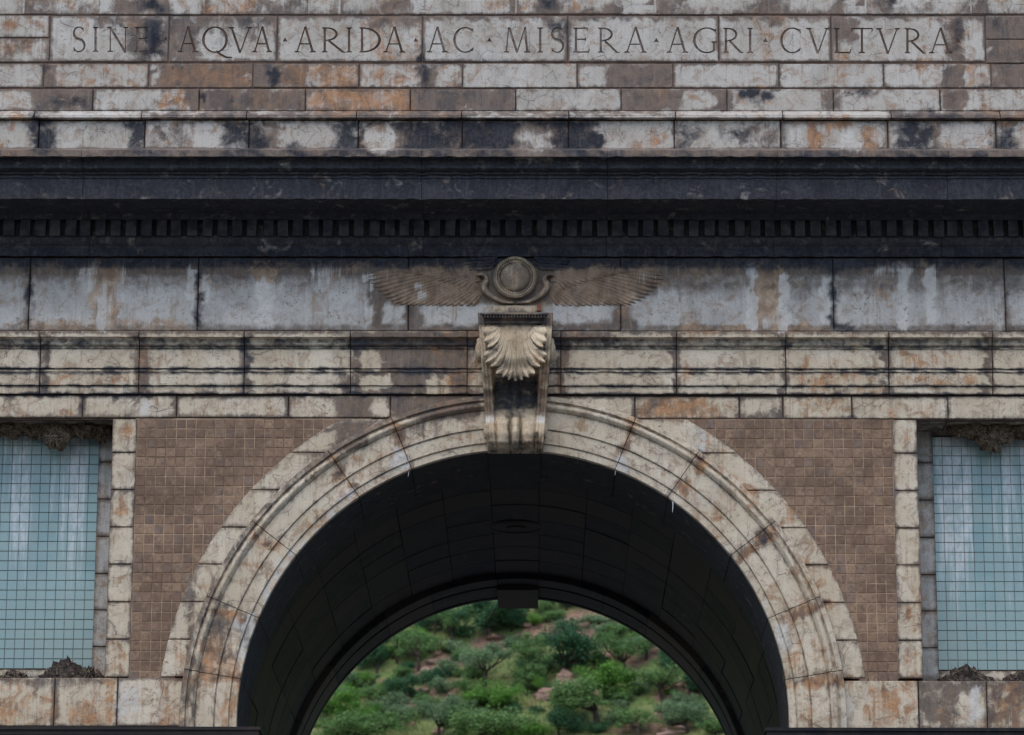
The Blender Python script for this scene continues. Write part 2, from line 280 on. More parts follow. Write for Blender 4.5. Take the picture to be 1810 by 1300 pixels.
# quoins and outer ring
st('g', (-400,1198,2300,1201,.7,4),(590,740,650,800,.9,12),(545,800,580,830,.4,14))
st('r', (215,748,236,775,.8,9),(200,880,232,920,.7,9),(188,1010,230,1060,.35,10),(186,1130,226,1195,.55,14),(1590,760,1612,795,.6,9),(1590,830,1615,860,.45,10),(1600,1080,1625,1120,.7,9),(1590,1150,1625,1200,.6,9),(1600,1010,1626,1020,.5,6),(1270,790,1300,830,.5,12),(1230,760,1250,790,.7,14),(1380,880,1410,930,.8,12),(1290,850,1340,880,.6,12),(300,1140,330,1190,.55,12),(360,1020,375,1050,.6,8),(600,880,640,920,.2,10))
st('k', (305,1080,330,1130,.28,9),(300,1145,312,1190,.35,6),(1497,1165,1510,1198,.3,6),(198,950,225,975,.2,6),(1600,1080,1620,1110,.25,6))
# archivolt joints and runs
for (jx0, jy0, jx1, jy1) in ((696,742,722,822),(583,812,630,880),(446,938,516,988),(372,1078,446,1100),(318,1198,420,1201),(1118,742,1094,815),(1244,800,1204,866),(1366,940,1306,990),(1462,1064,1374,1102),(1496,1205,1394,1210)):
    for i in range(12):
        t = i/11; x = jx0+(jx1-jx0)*t; y = jy0+(jy1-jy0)*t
        st('g', (x-1,y-1,x+1,y+1,.9,5)); st('r', (x-6,y-6,x+6,y+6,.9,12))
        if t < .45: st('k', (x-4,y-4,x+4,y+4,.5,9))
st('g', (640,745,780,770,.35,20),(330,1000,345,1285,.7,8),(560,800,640,840,.3,18),(360,1100,400,1170,.7,18),(420,1100,450,1150,.8,10),(380,1090,420,1120,.8,14),(560,900,620,960,.3,12),(1380,1080,1400,1150,.5,10),(700,725,850,745,.35,8))
st('r', (355,1120,400,1190,.75,18),(390,1130,430,1285,.65,16),(345,1210,385,1285,.5,18),(430,960,470,1010,.55,14),(470,1000,500,1060,.6,14),(1390,1110,1420,1180,.6,14),(1430,1120,1470,1200,.6,16),(1400,1220,1440,1285,.55,16),(1320,1000,1360,1040,.4,14),(1200,830,1260,880,.45,14),(640,780,720,830,.45,16),(800,770,860,790,.45,10),(640,745,850,760,.4,10),(1390,1150,1420,1200,.5,10),(1000,745,1100,770,.35,12))
st('w', (690,790,728,838,.85,8),(596,862,630,895,.95,8),(480,985,518,1030,.7,10),(436,1080,450,1130,.9,9),(410,1085,420,1110,1,6),(428,1100,436,1125,.8,5),(1085,800,1112,840,.95,8),(1225,850,1280,905,.45,10),(1375,1095,1396,1145,.9,9),(1230,755,1252,800,.9,9),(1490,1200,1500,1285,.6,5),(955,745,1060,765,.2,16),(1268,940,1310,980,.4,10))
for a0, a1, rr_, sw in ((-76, -70, 494, 1.0), (-68, -56, 493, .8), (-52, -40, 492, .8), (-34, -24, 492, .55), (-80, -77, 500, .5), (24, 33, 492, .5), (62, 67.5, 494, .7), (69, 74, 496, .9)):
    for q in range(10):
        a = math.radians(a0+(a1-a0)*q/9); st('w', (907+rr_*math.sin(a)-3, 1281-rr_*math.cos(a)-3, 907+rr_*math.sin(a)+3, 1281-rr_*math.cos(a)+3, sw, 6))
# base course
st('r', (-20,1205,60,1285,.7,20),(60,1225,110,1285,.6,16),(120,1240,200,1285,.75,18),(182,1200,205,1285,.75,10),(225,1215,260,1270,.55,14),(260,1240,320,1285,.6,16),(270,1200,310,1240,.5,12),(1530,1215,1590,1285,.75,18),(1590,1200,1625,1285,.7,14),(1740,1205,1810,1285,.7,18),(1650,1250,1720,1285,.4,14),(1500,1205,1530,1220,.5,8))
st('g', (90,1198,102,1290,.85,4),(-400,1198,190,1212,.6,12),(1622,1200,2300,1225,.8,14),(1625,1205,1700,1285,.7,16),(1740,1210,1830,1285,.6,18),(200,1280,320,1290,.5,6),(1590,1262,1600,1285,.5,6))
st('w', (215,1212,250,1262,.7,12),(255,1208,268,1240,.5,8),(120,1205,160,1245,.35,14),(1715,1215,1735,1270,1,8),(1705,1245,1745,1285,.7,8),(1510,1215,1540,1250,.55,10),(60,1215,90,1250,.25,10),(207,1205,214,1275,.7,3))
# keystone (its own survey)
NKEY = len(ST)
st('k', (876,668,946,722,.85,12),(842,555,972,574,.62,4),(895,775,925,792,.35,6),(868,780,955,800,.55,7),(845,598,850,640,.2,8))  # hollow under the leaf: black stain deepened with the leaf's shade
st('k', (898.5,745,901.5,800,.6,5),(920.5,745,923.5,800,.6,5),(895,705,927,738,.6,9),(873,765,876,800,.6,5),(947,765,950,800,.6,5),(876,606,880,609,.6,5),(942,606,946,609,.6,5),(855,617,880,619,.5,4),(943,617,968,619,.5,4),(886,641,893,650,.4,5),(929,641,936,650,.4,5))  # lobe grooves and leaf eye holes: painted shade over some black stain
st('g', (846,574,851,700,.35,5),(972,574,978,700,.35,5),(855,690,872,735,.7,6),(948,690,962,735,.7,6),(840,553,980,576,1,4),(860,755,872,800,.4,6))
st('r', (850,640,872,740,.5,8),(948,640,968,740,.55,8),(860,745,890,785,.45,10),(925,745,950,790,.5,10))
st('w', (858,737,871,746,.85,10),(951,737,960,746,.85,10),(845,560,852,600,.4,6))
STK = ST[NKEY:]; STA = ST[:NKEY]
CH = {'g': 0, 'r': 1, 'k': 2, 'w': 3}
def weather_shade(P, layer=0):
    x, y = survey(P); ys_ = y
    x, y = (x+3.2*np.sin(y*.13+x*.05)+2.2*np.sin(y*.31-x*.11+1)+1.6*np.sin(x*.27+2+y*.07), y+2.4*np.sin(x*.10+y*.04)+1.8*np.sin(x*.23+1.3)+1.1*np.sin(x*.47+y*.2)) if layer == 0 else (x, y)
    o = np.zeros((len(P), 4)); cl = np.zeros(len(P))
    bx0, bx1, by0, by1 = x.min(), x.max(), y.min(), y.max()
    for (c, x0, y0, x1, y1, s, sf) in (STK if layer else STA):
        if bx1 < x0-sf or bx0 > x1+sf or by1 < y0-sf or by0 > y1+sf: continue
        ins = 0 if layer or c == 'c' or (x1-x0) > 1000 or min(x1-x0, y1-y0) < 9 else min(9, .32*min(x1-x0, y1-y0))
        sf = sf+ins; x0 += ins; x1 -= ins; y0 += ins; y1 -= ins
        dx = np.maximum(np.maximum(x0-x, x-x1), 0); yy = ys_+.25*(y-ys_) if (x1-x0) > 1000 else y; dy = np.maximum(np.maximum(y0-yy, yy-y1), 0)
        v = s*np.clip(1-np.hypot(dx, dy)/sf, 0, 1)
        if c == 'c': cl = np.maximum(cl, v)
        else: o[:, CH[c]] = np.maximum(o[:, CH[c]], v)
    o[:, 0] -= cl; o[:, 2] -= cl
    return o

# ------------------------------------------------------------------ object helpers
def link(o, parent=None):
    COL.objects.link(o)
    if parent is not None: o.parent = parent
    return o
def tag(o, label, cat, group=None):
    o['label'] = label; o['category'] = cat
    if group: o['group'] = group
    return o
def empty(name, loc=(0, 0, 0)):
    o = bpy.data.objects.new(name, None); o.location = loc; o.empty_display_size = .3
    return link(o)
def build(name, V, Fc, mat, parent=None, extra=None, wx=True, smooth=False, layer=0):
    V = np.asarray(V, float)
    me = bpy.data.meshes.new(name); me.from_pydata([tuple(v) for v in V], [], [tuple(f) for f in Fc])
    me.materials.append(MAT[mat] if isinstance(mat, str) else mat)
    if wx:
        o4 = weather_shade(V, layer or (1 if mat == 'warm' else 0))
        if extra is not None: o4[:, :extra.shape[1]] = np.maximum(o4[:, :extra.shape[1]], extra)
        a = me.attributes.new('weather_shade', 'FLOAT_COLOR', 'POINT'); a.data.foreach_set('color', o4.astype(np.float32).ravel())
    if smooth: me.polygons.foreach_set('use_smooth', [True]*len(me.polygons))
    me.validate(); me.update()
    return link(bpy.data.objects.new(name, me), parent)
def steps(a, b, st_, inset=0.0):
    n = max(1, int(round(abs(b-a)/st_))); s = np.linspace(a, b, n+1)
    if inset and abs(b-a) > 3*inset: s = np.concatenate(([s[0]], [a+inset], s[1:-1][(s[1:-1] > a+1.5*inset) & (s[1:-1] < b-1.5*inset)], [b-inset], [s[-1]]))
    return s
def gridfaces(nu, nv, off=0):
    return [(off+j*nu+i, off+j*nu+i+1, off+(j+1)*nu+i+1, off+(j+1)*nu+i) for j in range(nv-1) for i in range(nu-1)]
def block(name, x0, x1, z0, z1, p, depth, mat, parent, rim=.05, rimk=.85, base=0.0, cell=.05, gap=.006, jit=.004, edge=None):
    """one ashlar: gridded bevelled face at Y=-p and sides running back 'depth'"""
    gap *= random.uniform(.5, 1.15)
    x0 += gap; x1 -= gap; z0 += gap; z1 -= gap
    p = p + random.uniform(-jit, jit)
    us = steps(x0, x1, cell, .008); vs = steps(z0, z1, cell, .008)
    nu, nv = len(us), len(vs)
    V = []; E = []
    tilt = random.uniform(-.003, .003); rb_ = max(0, random.gauss(.12, .16))
    ra, rb = random.uniform(.6, 1.4), random.uniform(.6, 1.4)
    for j, z in enumerate(vs):
        for i, x in enumerate(us):
            b = (i in (0, nu-1)) or (j in (0, nv-1))
            V.append((x, -(p + tilt*(z-z0)/(z1-z0)) + (.009 if b else 0), z))
            d = 9
            if rim:
                qx, qz = max(0, 1-min(x-x0, x1-x)/(ra*rim)), max(0, 1-min((z-z0)/rb, (z1-z)*1.1)/rim); d = rim*(1-math.hypot(qx, qz))
            E.append((max(base, rimk*max(0, 1-d/rim) if rim else 0), rb_))
    Fc = gridfaces(nu, nv)
    loop = [i for i in range(nu)] + [j*nu+nu-1 for j in range(1, nv)] + [(nv-1)*nu+i for i in range(nu-2, -1, -1)] + [j*nu for j in range(nv-2, 0, -1)]
    n0 = len(V)
    for i in loop: V.append((V[i][0], -p+depth, V[i][2])); E.append((.6, rb_))
    L = len(loop)
    for k in range(L): Fc.append((loop[k], n0+k, n0+(k+1) % L, loop[(k+1) % L]))
    return build(name, V, Fc, mat, parent, np.array(E))
def sweep(name, prof, pos, stations, mat, parent, extra=None, smooth=False, cap=True):
    """profile points (a,b) carried through stations by pos(a,b,s) -> xyz"""
    n = len(prof); m = len(stations)
    V = [pos(a, b, s) for s in stations for (a, b) in prof]
    Fc = [(j*n+i, (j+1)*n+i, (j+1)*n+i+1, j*n+i+1) for j in range(m-1) for i in range(n-1)]
    if cap: Fc += [tuple(range(n)), tuple(range((m-1)*n+n-1, (m-1)*n-1, -1))]
    e = None if extra is None else np.array([extra(i, j) for j in range(m) for i in range(n)])
    return build(name, V, Fc, mat, parent, e, smooth=smooth)
def dense(prof, st_=.04):
    out = [prof[0]]
    for a, b in zip(prof, prof[1:]):
        k = max(1, int(math.dist(a, b)/st_))
        for i in range(1, k+1): out.append((a[0]+(b[0]-a[0])*i/k, a[1]+(b[1]-a[1])*i/k))
    return out
def boxv(x0, x1, y0, y1, z0, z1):
    V = [(x, y, z) for z in (z0, z1) for y in (y0, y1) for x in (x0, x1)]
    return V, [(0, 1, 5, 4), (2, 6, 7, 3), (0, 4, 6, 2), (1, 3, 7, 5), (4, 5, 7, 6), (0, 2, 3, 1)]

# ------------------------------------------------------------------ ground and hill
def hgt(x, y):
    y0 = 149.0
    s = max(0.0, y-y0)
    z = .577*s*min(1.0, s/12.0) - (.0 if s > 0 else 0)
    if z > 0:
        k = min(1, s/20)
        z += k*(0.9*math.sin(x*.11+.8+y*.05)+.7*math.sin(y*.19+x*.07)+.35*math.sin(x*.37+y*.31+1)+.22*math.sin(y*.71-x*.23)) + .02*x*k
    if z > 150: z = 150+(z-150)*.12
    return z
def on_hill(px, py):
    d = ray(px, py); d = d/np.linalg.norm(d)
    t = 200.0
    while t < 420:
        q = CAM+d*t
        if q[2] <= hgt(q[0], q[1]): break
        t += .25
    return q[0], q[1], hgt(q[0], q[1]), t
xs = np.unique(np.concatenate((np.linspace(-1500, -40, 14), np.linspace(-40, -24, 9), np.arange(-24, 24.1, .6), np.linspace(24, 40, 9), np.linspace(40, 1500, 14))))
ys = np.unique(np.concatenate((np.linspace(-600, 140, 12), np.linspace(140, 205, 24), np.arange(205, 262, .6), np.linspace(262, 460, 30), np.linspace(470, 2600, 10))))
V = [(x, y, hgt(x, y)) for y in ys for x in xs]
def ground_mat():
    n = NT('hillside_soil_and_grass'); P = n.pos
    a = n.noise(P, .11, 6, .6, .4); b = n.noise(n.vec(P, (.5, 1, 1)), .5, 6, .65); c = n.noise(P, 3, 5, .65)
    g = n.mix(n.ss(b, .38, .64), (.11, .165, .055), (.19, .205, .085))
    soil = n.mix(n.ss(c, .35, .65), (.26, .165, .12), (.15, .095, .07))
    ba = n.t.nodes.new('ShaderNodeAttribute'); ba.attribute_name = 'bare'
    col = n.mix(n.ss(n.math('ADD', n.math('ADD', n.math('MULTIPLY', a, .6), ba.outputs['Fac']), n.around(b, .9)), .42, .66), g, soil)
    col = n.mix(n.ss(c, .55, .7, 0, .5), col, (.05, .055, .025))
    yy = n.xyz(P)[1]
    col = n.mix(n.ss(yy, 120, 150), n.mix(n.ss(c, .35, .65), (.11, .105, .10), (.16, .155, .15)), col)
    return n.done(col, .95, n.bump(n.math('ADD', b, c), .8, .15))
MAT['soil'] = ground_mat()
BARE = []
for (px, py, r_) in ((1010,1105,2.6),(1075,1098,3),(950,1120,1.8),(880,1140,2.2),(800,1168,2),(762,1190,2.2),(1100,1168,2.4),(1150,1150,2),(765,1225,2.4),(700,1248,1.8),(1000,1230,2.4),(1160,1290,3),(1200,1225,2),(690,1275,1.8),(1040,1120,2.2)):
    x, y, z, t = on_hill(px, py); BARE.append((x, y, r_))
g = build('ground', V, gridfaces(len(xs), len(ys)), 'soil', wx=False, smooth=True); g['kind'] = 'structure'
def bare(x, y): return max(max(0, 1-math.hypot((x-a)*.6, (y-b)*1.1)/(r_*.85)) for a, b, r_ in BARE)
at = g.data.attributes.new('bare', 'FLOAT', 'POINT'); at.data.foreach_set('value', [bare(v[0], v[1]) for v in V])

# ------------------------------------------------------------------ the arch
ARCH = empty('monumental_arch')
tag(ARCH, 'weathered stone archway with carved Latin inscription, scroll keystone and blue tiled side panels', 'arch')
XL, XR = XX(-330, 700), XX(2140, 700)
# radius and centre from the opening
R0 = (XX(1395.5, 1275, .03)-XX(418.5, 1275, .03))/2
ZC = ZZ(796, .03)-R0
UPX = R0/488.5                                # metres per survey pixel on the ring
TUN = 8.3
RV = R0*501/488.5
MORT = bpy.data.materials['stained_mortar']
# structural body behind the facing
RB = RV+.22
def core():
    V = []; Fc = []
    ztop = ZZ(-330)
    zi = ZC
    ang = [math.pi*i/32 for i in range(33)]
    for Y in (.66, TUN-.05):
        V += [(RB*math.cos(a), Y, zi+RB*math.sin(a)) for a in ang]      # 0..32
        V += [(RB*math.cos(a) if 0 < i < 32 else RB*math.cos(a), Y, ztop) for i, a in enumerate(ang)]  # 33..65
        V += [(XR, Y, zi), (XR, Y, ztop), (XL, Y, zi), (XL, Y, ztop)]
    n = 70
    for o in (0, n):
        for i in range(32): Fc.append((o+i, o+i+1, o+33+i+1, o+33+i))
        Fc.append((o+66, o+67, o+33, o+0)); Fc.append((o+32, o+65, o+69, o+68))
    for i in range(32): Fc.append((i, i+1, n+i+1, n+i))
    Fc.append((66, 67, n+67, n+66)); Fc.append((68, 69, n+69, n+68)); 
    Fc.append((69, 67, n+67, n+69))
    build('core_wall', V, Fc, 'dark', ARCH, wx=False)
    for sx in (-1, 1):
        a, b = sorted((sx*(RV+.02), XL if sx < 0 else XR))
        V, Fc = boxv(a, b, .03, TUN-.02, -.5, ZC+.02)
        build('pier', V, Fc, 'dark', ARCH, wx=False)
core()
def backing(x0, x1, y0, y1, Y, mat='mortar', name='mortar_bed'):
    V, Fc = boxv(x0, x1, Y, Y+.05, ZZ(y1), ZZ(y0)); return build(name, V, Fc, mat, ARCH, wx=False)
backing(XL, XR, -325, 268, .012)
backing(XL, XR, 268, 742, .03)

def row(name, y0, y1, joints, p, depth, mat, **kw):
    ym = (y0+y1)/2
    out = []
    for a, b in zip(joints, joints[1:]):
        xa, xb = XX(a, ym, p), XX(b, ym, p)
        out.append(block(name, xa, xb, ZZ(y1, p), ZZ(y0, p), p, depth, mat, ARCH, rim=(random.uniform(.05, .09) if mat == 'frieze' else random.uniform(.02, .075)), rimk=random.uniform(.55, .95), **kw))
    return out
# attic courses (two more above the picture's top edge)
for k in range(5):
    y1 = 26-46*k-46; off = 90*(k % 2)
    row('stone_block', y1, y1+46, [-330+off]+[-330+off+186*i for i in range(1, 13)]+[2140], 0, .4, 'grey', cell=.15)
row('stone_block', -20, 26.5, [-330,-80,87,173,360,547,727,912,1097,1297,1484,1655,1747,1930,2140], 0, .4, 'grey')
row('stone_block', 26.5, 67.5, [-330,-100,88], 0, .4, 'grey'); row('stone_block', 67.5, 111, [-330,-140,88], 0, .4, 'grey')
row('stone_block', 27, 70, [1742,1900,2140], 0, .4, 'grey'); row('stone_block', 70, 112.5, [1742,1950,2140], 0, .4, 'grey')
row('stone_block', 112, 156, [-330,-110,77,263,447,635,818,1020,1190,1377,1562,1752,1940,2140], 0, .4, 'grey')
row('stone_block', 157, 197, [-330,-210,-22,164,352,540,725,912,1098,1285,1473,1662,1850,2140], .035, .43, 'grey')

# ---- inscription: letters cut into the slabs
T_, t_ = 4.1, 2.3
def bar(xa, ya, xb, yb, w0, w1=None):
    w1 = w0 if w1 is None else w1
    dx, dy = xb-xa, yb-ya; l = math.hypot(dx, dy); nx, ny = -dy/l/2, dx/l/2
    return [(xa+nx*w0, ya+ny*w0), (xb+nx*w1, yb+ny*w1), (xb-nx*w1, yb-ny*w1), (xa-nx*w0, ya-ny*w0)]
def strip(pts, ws):
    out = []
    L, Rr = [], []
    for i, (x, y) in enumerate(pts):
        a = pts[max(0, i-1)]; b = pts[min(len(pts)-1, i+1)]
        dx, dy = b[0]-a[0], b[1]-a[1]; l = math.hypot(dx, dy) or 1
        L.append((x-dy/l*ws[i]/2, y+dx/l*ws[i]/2)); Rr.append((x+dy/l*ws[i]/2, y-dx/l*ws[i]/2))
    for i in range(len(pts)-1): out.append([L[i], L[i+1], Rr[i+1], Rr[i]])
    return out
def serif(x, y, half, w, up_):                 # foot or head serif; up_ = +1 if the stem goes up (smaller y)
    h = 3.2*up_
    return [(x-half, y), (x+half, y), (x+half, y-1.3*up_), (x+w/2, y-h), (x-w/2, y-h), (x-half, y-1.3*up_)]
def arc(cx, cy, rx, ry, a0, a1, w0, w1, n=16):  # degrees clockwise on the page from east; w0 thin (top/bottom), w1 thick (sides)
    pts, ws = [], []
    for i in range(n+1):
        a = math.radians(a0+(a1-a0)*i/n)
        pts.append((cx+rx*math.cos(a), cy+ry*math.sin(a))); ws.append(w0+(w1-w0)*abs(math.cos(a))**1.5)
    return strip(pts, ws)
def glyph(c, x0, x1, yt, yb):
    h = yb-yt; w = x1-x0; P = []
    if c == 'I':
        m = (x0+x1)/2; P = [bar(m, yt, m, yb, T_), serif(m, yb, 5, T_, 1), serif(m, yt, 5, T_, -1)]
    elif c == 'A':
        ax = x0+w*.50
        P = [bar(ax, yt-1, x0+4, yb, t_), bar(ax, yt-1, x1-5, yb, T_), bar(x0+w*.22, yt+h*.66, x1-w*.24, yt+h*.66, 2.2), serif(x0+4, yb, 5, t_, 1), serif(x1-5, yb, 5.5, T_, 1)]
    elif c == 'V':
        ax = x0+w*.50
        P = [bar(x0+5, yt, ax, yb+1, T_), bar(x1-4, yt, ax, yb+1, t_), serif(x0+5, yt, 5.5, T_, -1), serif(x1-4, yt, 5, t_, -1)]
    elif c == 'N':
        P = [bar(x0+5, yt, x0+5, yb, t_), bar(x1-3, yt, x1-3, yb, t_), bar(x0+4, yt, x1-3, yb+1, T_), serif(x0+5, yb, 5, t_, 1), serif(x1-3, yt, 5, t_, -1), serif(x0+3, yt, 4, t_, -1)]
    elif c == 'M':
        P = [bar(x0+8, yt, x0+4, yb, t_), bar(x0+9, yt, x0+w*.5, yb, T_), bar(x1-9, yt, x0+w*.5, yb, t_), bar(x1-9, yt, x1-5, yb, T_), serif(x0+4, yb, 5, t_, 1), serif(x1-5, yb, 5.5, T_, 1)]
    elif c in 'ELT':
        if c == 'T':
            m = (x0+x1)/2
            P = [bar(m, yt, m, yb, T_), serif(m, yb, 5.5, T_, 1), bar(x0+1, yt+1, x1-1, yt+1, 2.4), bar(x0+1, yt, x0+2, yt+6, 1.8), bar(x1-1, yt, x1-2, yt+6, 1.8)]
        else:
            s = x0+5
            P = [bar(s, yt, s, yb, T_), serif(s, yt, 5, T_, -1), serif(s, yb, 5, T_, 1), bar(s, yb-1.2, x1-1, yb-1.2, 2.4), bar(x1-2, yb, x1, yb-7, 2)]
            if c == 'E': P += [bar(s, yt+1.2, x1-4, yt+1.2, 2.4), bar(x1-4, yt, x1-4, yt+6, 2), bar(s, yt+h*.47, x1-7, yt+h*.47, 2.2), bar(x1-7, yt+h*.47-3, x1-7, yt+h*.47+3, 1.8)]
    elif c == 'D':
        s = x0+5
        P = [bar(s, yt, s, yb, T_), serif(s, yt, 5, T_, -1), serif(s, yb, 5, T_, 1)] + arc(s+1, (yt+yb)/2, x1-s-3, h/2-1.3, -90, 90, 2.4, T_+.6)
    elif c == 'R':
        s = x0+5; m = yt+h*.27
        P = [bar(s, yt, s, yb, T_), serif(s, yt, 5, T_, -1), serif(s, yb, 5, T_, 1)] + arc(s+3, m, w*.44, h*.27-1.2, -90, 90, 2.2, T_) + [bar(s, yt+1.2, s+4, yt+1.2, 2.4), bar(s, yt+h*.53, s+4, yt+h*.53, 2.2), bar(s+7, yt+h*.53, x1-3, yb, T_, T_*.9), bar(x1-5, yb-1, x1+1, yb-.3, 1.8)]
    elif c in 'CG':
        m = (yt+yb)/2; cx = x0+w*.58
        P = arc(cx, m, w*.58-2.3, h/2-.5, 48, 312, 2.3, T_+.4, 22)
        ex, ey = cx+(w*.58-2.3)*math.cos(math.radians(48)), m+(h/2-.5)*math.sin(math.radians(48))
        P += [bar(ex, m-(ey-m)-4, ex+1, m-(ey-m)+3, 2)]
        if c == 'G': P += [bar(x1-5, m+2, x1-5, yb-4, T_), serif(x1-5, m+2, 5, T_, -1)]
        else: P += [bar(ex, ey+3, ex+1, ey-3, 1.8)]
    elif c == 'Q':
        m = (yt+yb)/2; cx = x0+w*.5
        P = arc(cx, m, w*.5-2.5, h/2, 0, 360, 2.4, T_+.5, 30) + strip([(cx+2, yb-2), (cx+10, yb+4), (cx+20, yb+9), (cx+31, yb+9)], [4, 4, 3.4, 1.5])
    elif c == 'S':
        m = (yt+yb)/2; cx = (x0+x1)/2; rr = w*.42
        pts = []
        for i in range(9): a = math.radians(-35-(235-35)*i/8+0); pts.append((cx+rr*math.cos(a)*.92, yt+h*.25+h*.24*math.sin(a)))
        for i in range(9): a = math.radians(-55+200*i/8); pts.append((cx+rr*math.cos(a)*1.04, yt+h*.745+h*.245*math.sin(a)))
        ws = [2+2.8*math.exp(-((i-8.5)/4.0)**2) for i in range(18)]
        P = strip(pts, ws) + [bar(pts[0][0], pts[0][1]-4, pts[0][0]+.5, pts[0][1]+3, 1.8), bar(pts[-1][0], pts[-1][1]+4, pts[-1][0]-.5, pts[-1][1]-3, 1.8)]
    elif c == '.':
        m = (x0+x1)/2; y = (yt+yb)/2; P = [[(m-4.2, y+3), (m+4.2, y+3), (m, y-4)]]
    return P
LET = [('S',128,151),('I',165,173),('N',190,225),('E',238,267),('.',289,297),('A',315,350),('Q',357,403),('V',404,445),('A',446,481),('.',500,508),('A',521,558),('R',569,610),('I',613,621),('D',635,673),('A',678,716),('.',731,739),('A',755,791),('C',801,838),('.',861,869),('M',891,937),('I',951,959),('S',973,997),('E',1013,1042),('R',1057,1094),('A',1104,1143),('.',1156,1164),('A',1179,1216),('G',1225,1267),('R',1278,1313),('I',1322,1330),('.',1349,1357),('C',1379,1416),('V',1425,1466),('L',1474,1504),('T',1504,1543),('V',1549,1590),('R',1599,1636),('A',1643,1682),('.',1690,1698)]
def inpoly(x, y, P):
    c = False; j = len(P)-1
    for i in range(len(P)):
        xi, yi = P[i]; xj, yj = P[j]
        if (yi > y) != (yj > y) and x < (xj-xi)*(y-yi)/(yj-yi)+xi: c = not c
        j = i
    return c
def slab(a, b):
    y0, y1 = 28.0, 110.5
    x0, x1 = XX(a, 69)+.006, XX(b, 69)-.006; z0, z1 = ZZ(y1)+.006, ZZ(y0)-.006
    p = random.uniform(-.003, .003)
    pts, edges, polys = [], [], []
    for z in steps(z0, z1, .05, .01):
        for x in steps(x0, x1, .05, .01): pts.append(Vector((x, z)))
    for (c, la, lb) in LET:
        if not (a < (la+lb)/2 < b): continue
        dy = (la-900)/1700*2.5
        for q in glyph(c, la, lb, 49+dy, 93.5+dy):
            w_ = [W(x, y) for (x, y) in q]; w_ = [(min(max(x, x0+.004), x1-.004), min(max(z, z0+.004), z1-.004)) for x, z in w_]
            polys.append((len(polys), w_, (la, lb, c)))
            k = len(pts); pts += [Vector(v) for v in w_]
            edges += [(k+i, k+(i+1) % len(w_)) for i in range(len(w_))]
    vc, ve, vf, *_ = delaunay_2d_cdt(pts, edges, [], 0, 1e-5)
    bb = [(min(v[0] for v in q), max(v[0] for v in q), min(v[1] for v in q), max(v[1] for v in q)) for _, q, _ in polys]
    outF = []; inF = {}
    for f in vf:
        cx = sum(vc[i].x for i in f)/3; cz = sum(vc[i].y for i in f)/3; hit = None
        for (k, q, L), B in zip(polys, bb):
            if B[0] <= cx <= B[1] and B[2] <= cz <= B[3] and inpoly(cx, cz, q): hit = L; break
        if hit is None: outF.append(tuple(f))
        else: inF.setdefault(hit, []).append(tuple(f))
    V = []; E = []
    rimw = random.uniform(.045, .07)
    edge_in = set()
    for fs in inF.values():
        for f in fs: edge_in.update(f)
    for v in vc:
        e = min(v.x-x0, x1-v.x, v.y-z0, z1-v.y)
        V.append((v.x, -p+(.008 if e < .002 else 0), v.y)); E.append((.9*max(0, 1-e/rimw),))
    n0 = len(V)
    for (x, z) in ((x0, z0), (x1, z0), (x1, z1), (x0, z1)):
        V.append((x, -p+.008, z)); E.append((.8,)); V.append((x, .4, z)); E.append((.8,))
    Fc = list(outF)
    for k in range(4):
        i, j = n0+2*k, n0+2*((k+1) % 4); Fc.append((i, i+1, j+1, j))
    so = build('inscribed_slab', V, Fc, 'grey', ARCH, np.array(E))
    dp = .011
    for L, fs in inF.items():
        cnt = {}
        for f in fs:
            for i in range(3):
                e = (f[i], f[(i+1) % 3]); key = (min(e), max(e)); cnt[key] = cnt.get(key, 0)+1
        used = sorted({i for f in fs for i in f}); m = {v: i for i, v in enumerate(used)}; n = len(used)
        LV = [(vc[i].x, -p+dp, vc[i].y) for i in used]+[(vc[i].x, -p+.0005, vc[i].y) for i in used]
        LF = [tuple(m[i] for i in f) for f in fs]
        for (i, j), c in cnt.items():
            if c == 1: LF.append((m[i], m[j], n+m[j], n+m[i]))
        build('carved_dot' if L[2] == '.' else 'carved_letter', LV, LF, 'groove', so, wx=False)
SJ = [88, 298.5, 490, 747, 1003.5, 1270.5, 1469, 1742]
for a, b in zip(SJ, SJ[1:]): slab(a, b)

# ---- profiles run along X (moulded courses)
def course(name, prof, joints, mat, cell=.07, wob=.003, extra=None, smooth=False, gap=.005, ym=None):
    pz = dense([(-p, ZZ(y, p)) for (y, p) in prof], .035)
    ymid = prof[0][0] if ym is None else ym; pm = prof[0][1]
    out = []
    for a, b in zip(joints, joints[1:]):
        xa, xb = XX(a, ymid, pm)+gap, XX(b, ymid, pm)-gap
        dy = random.uniform(-.004, .004)
        ss_ = steps(xa, xb, cell, .012)
        ex = None
        if extra: ex = lambda i, j: (extra*max(0, 1-min(ss_[j]-xa, xb-ss_[j])/.05),)
        out.append(sweep(name, pz, lambda y, z, s: (s, y+dy+wob*math.sin(s*9.1+z*13)*math.sin(s*23+1)+(.012 if y < -.5 and min(s-xa, xb-s) < .02 else 0), z+wob*math.sin(s*5.3+y*11)*math.sin(s*31)), ss_, mat, ARCH, ex, smooth))
    return out
def quarter(y0, p0, y1, p1, bulge, n=6):         # curved bit of profile
    o = []
    for i in range(1, n+1):
        t = i/n; o.append((y0+(y1-y0)*t, p0+(p1-p0)*t+bulge*math.sin(math.pi*t)))
    return o
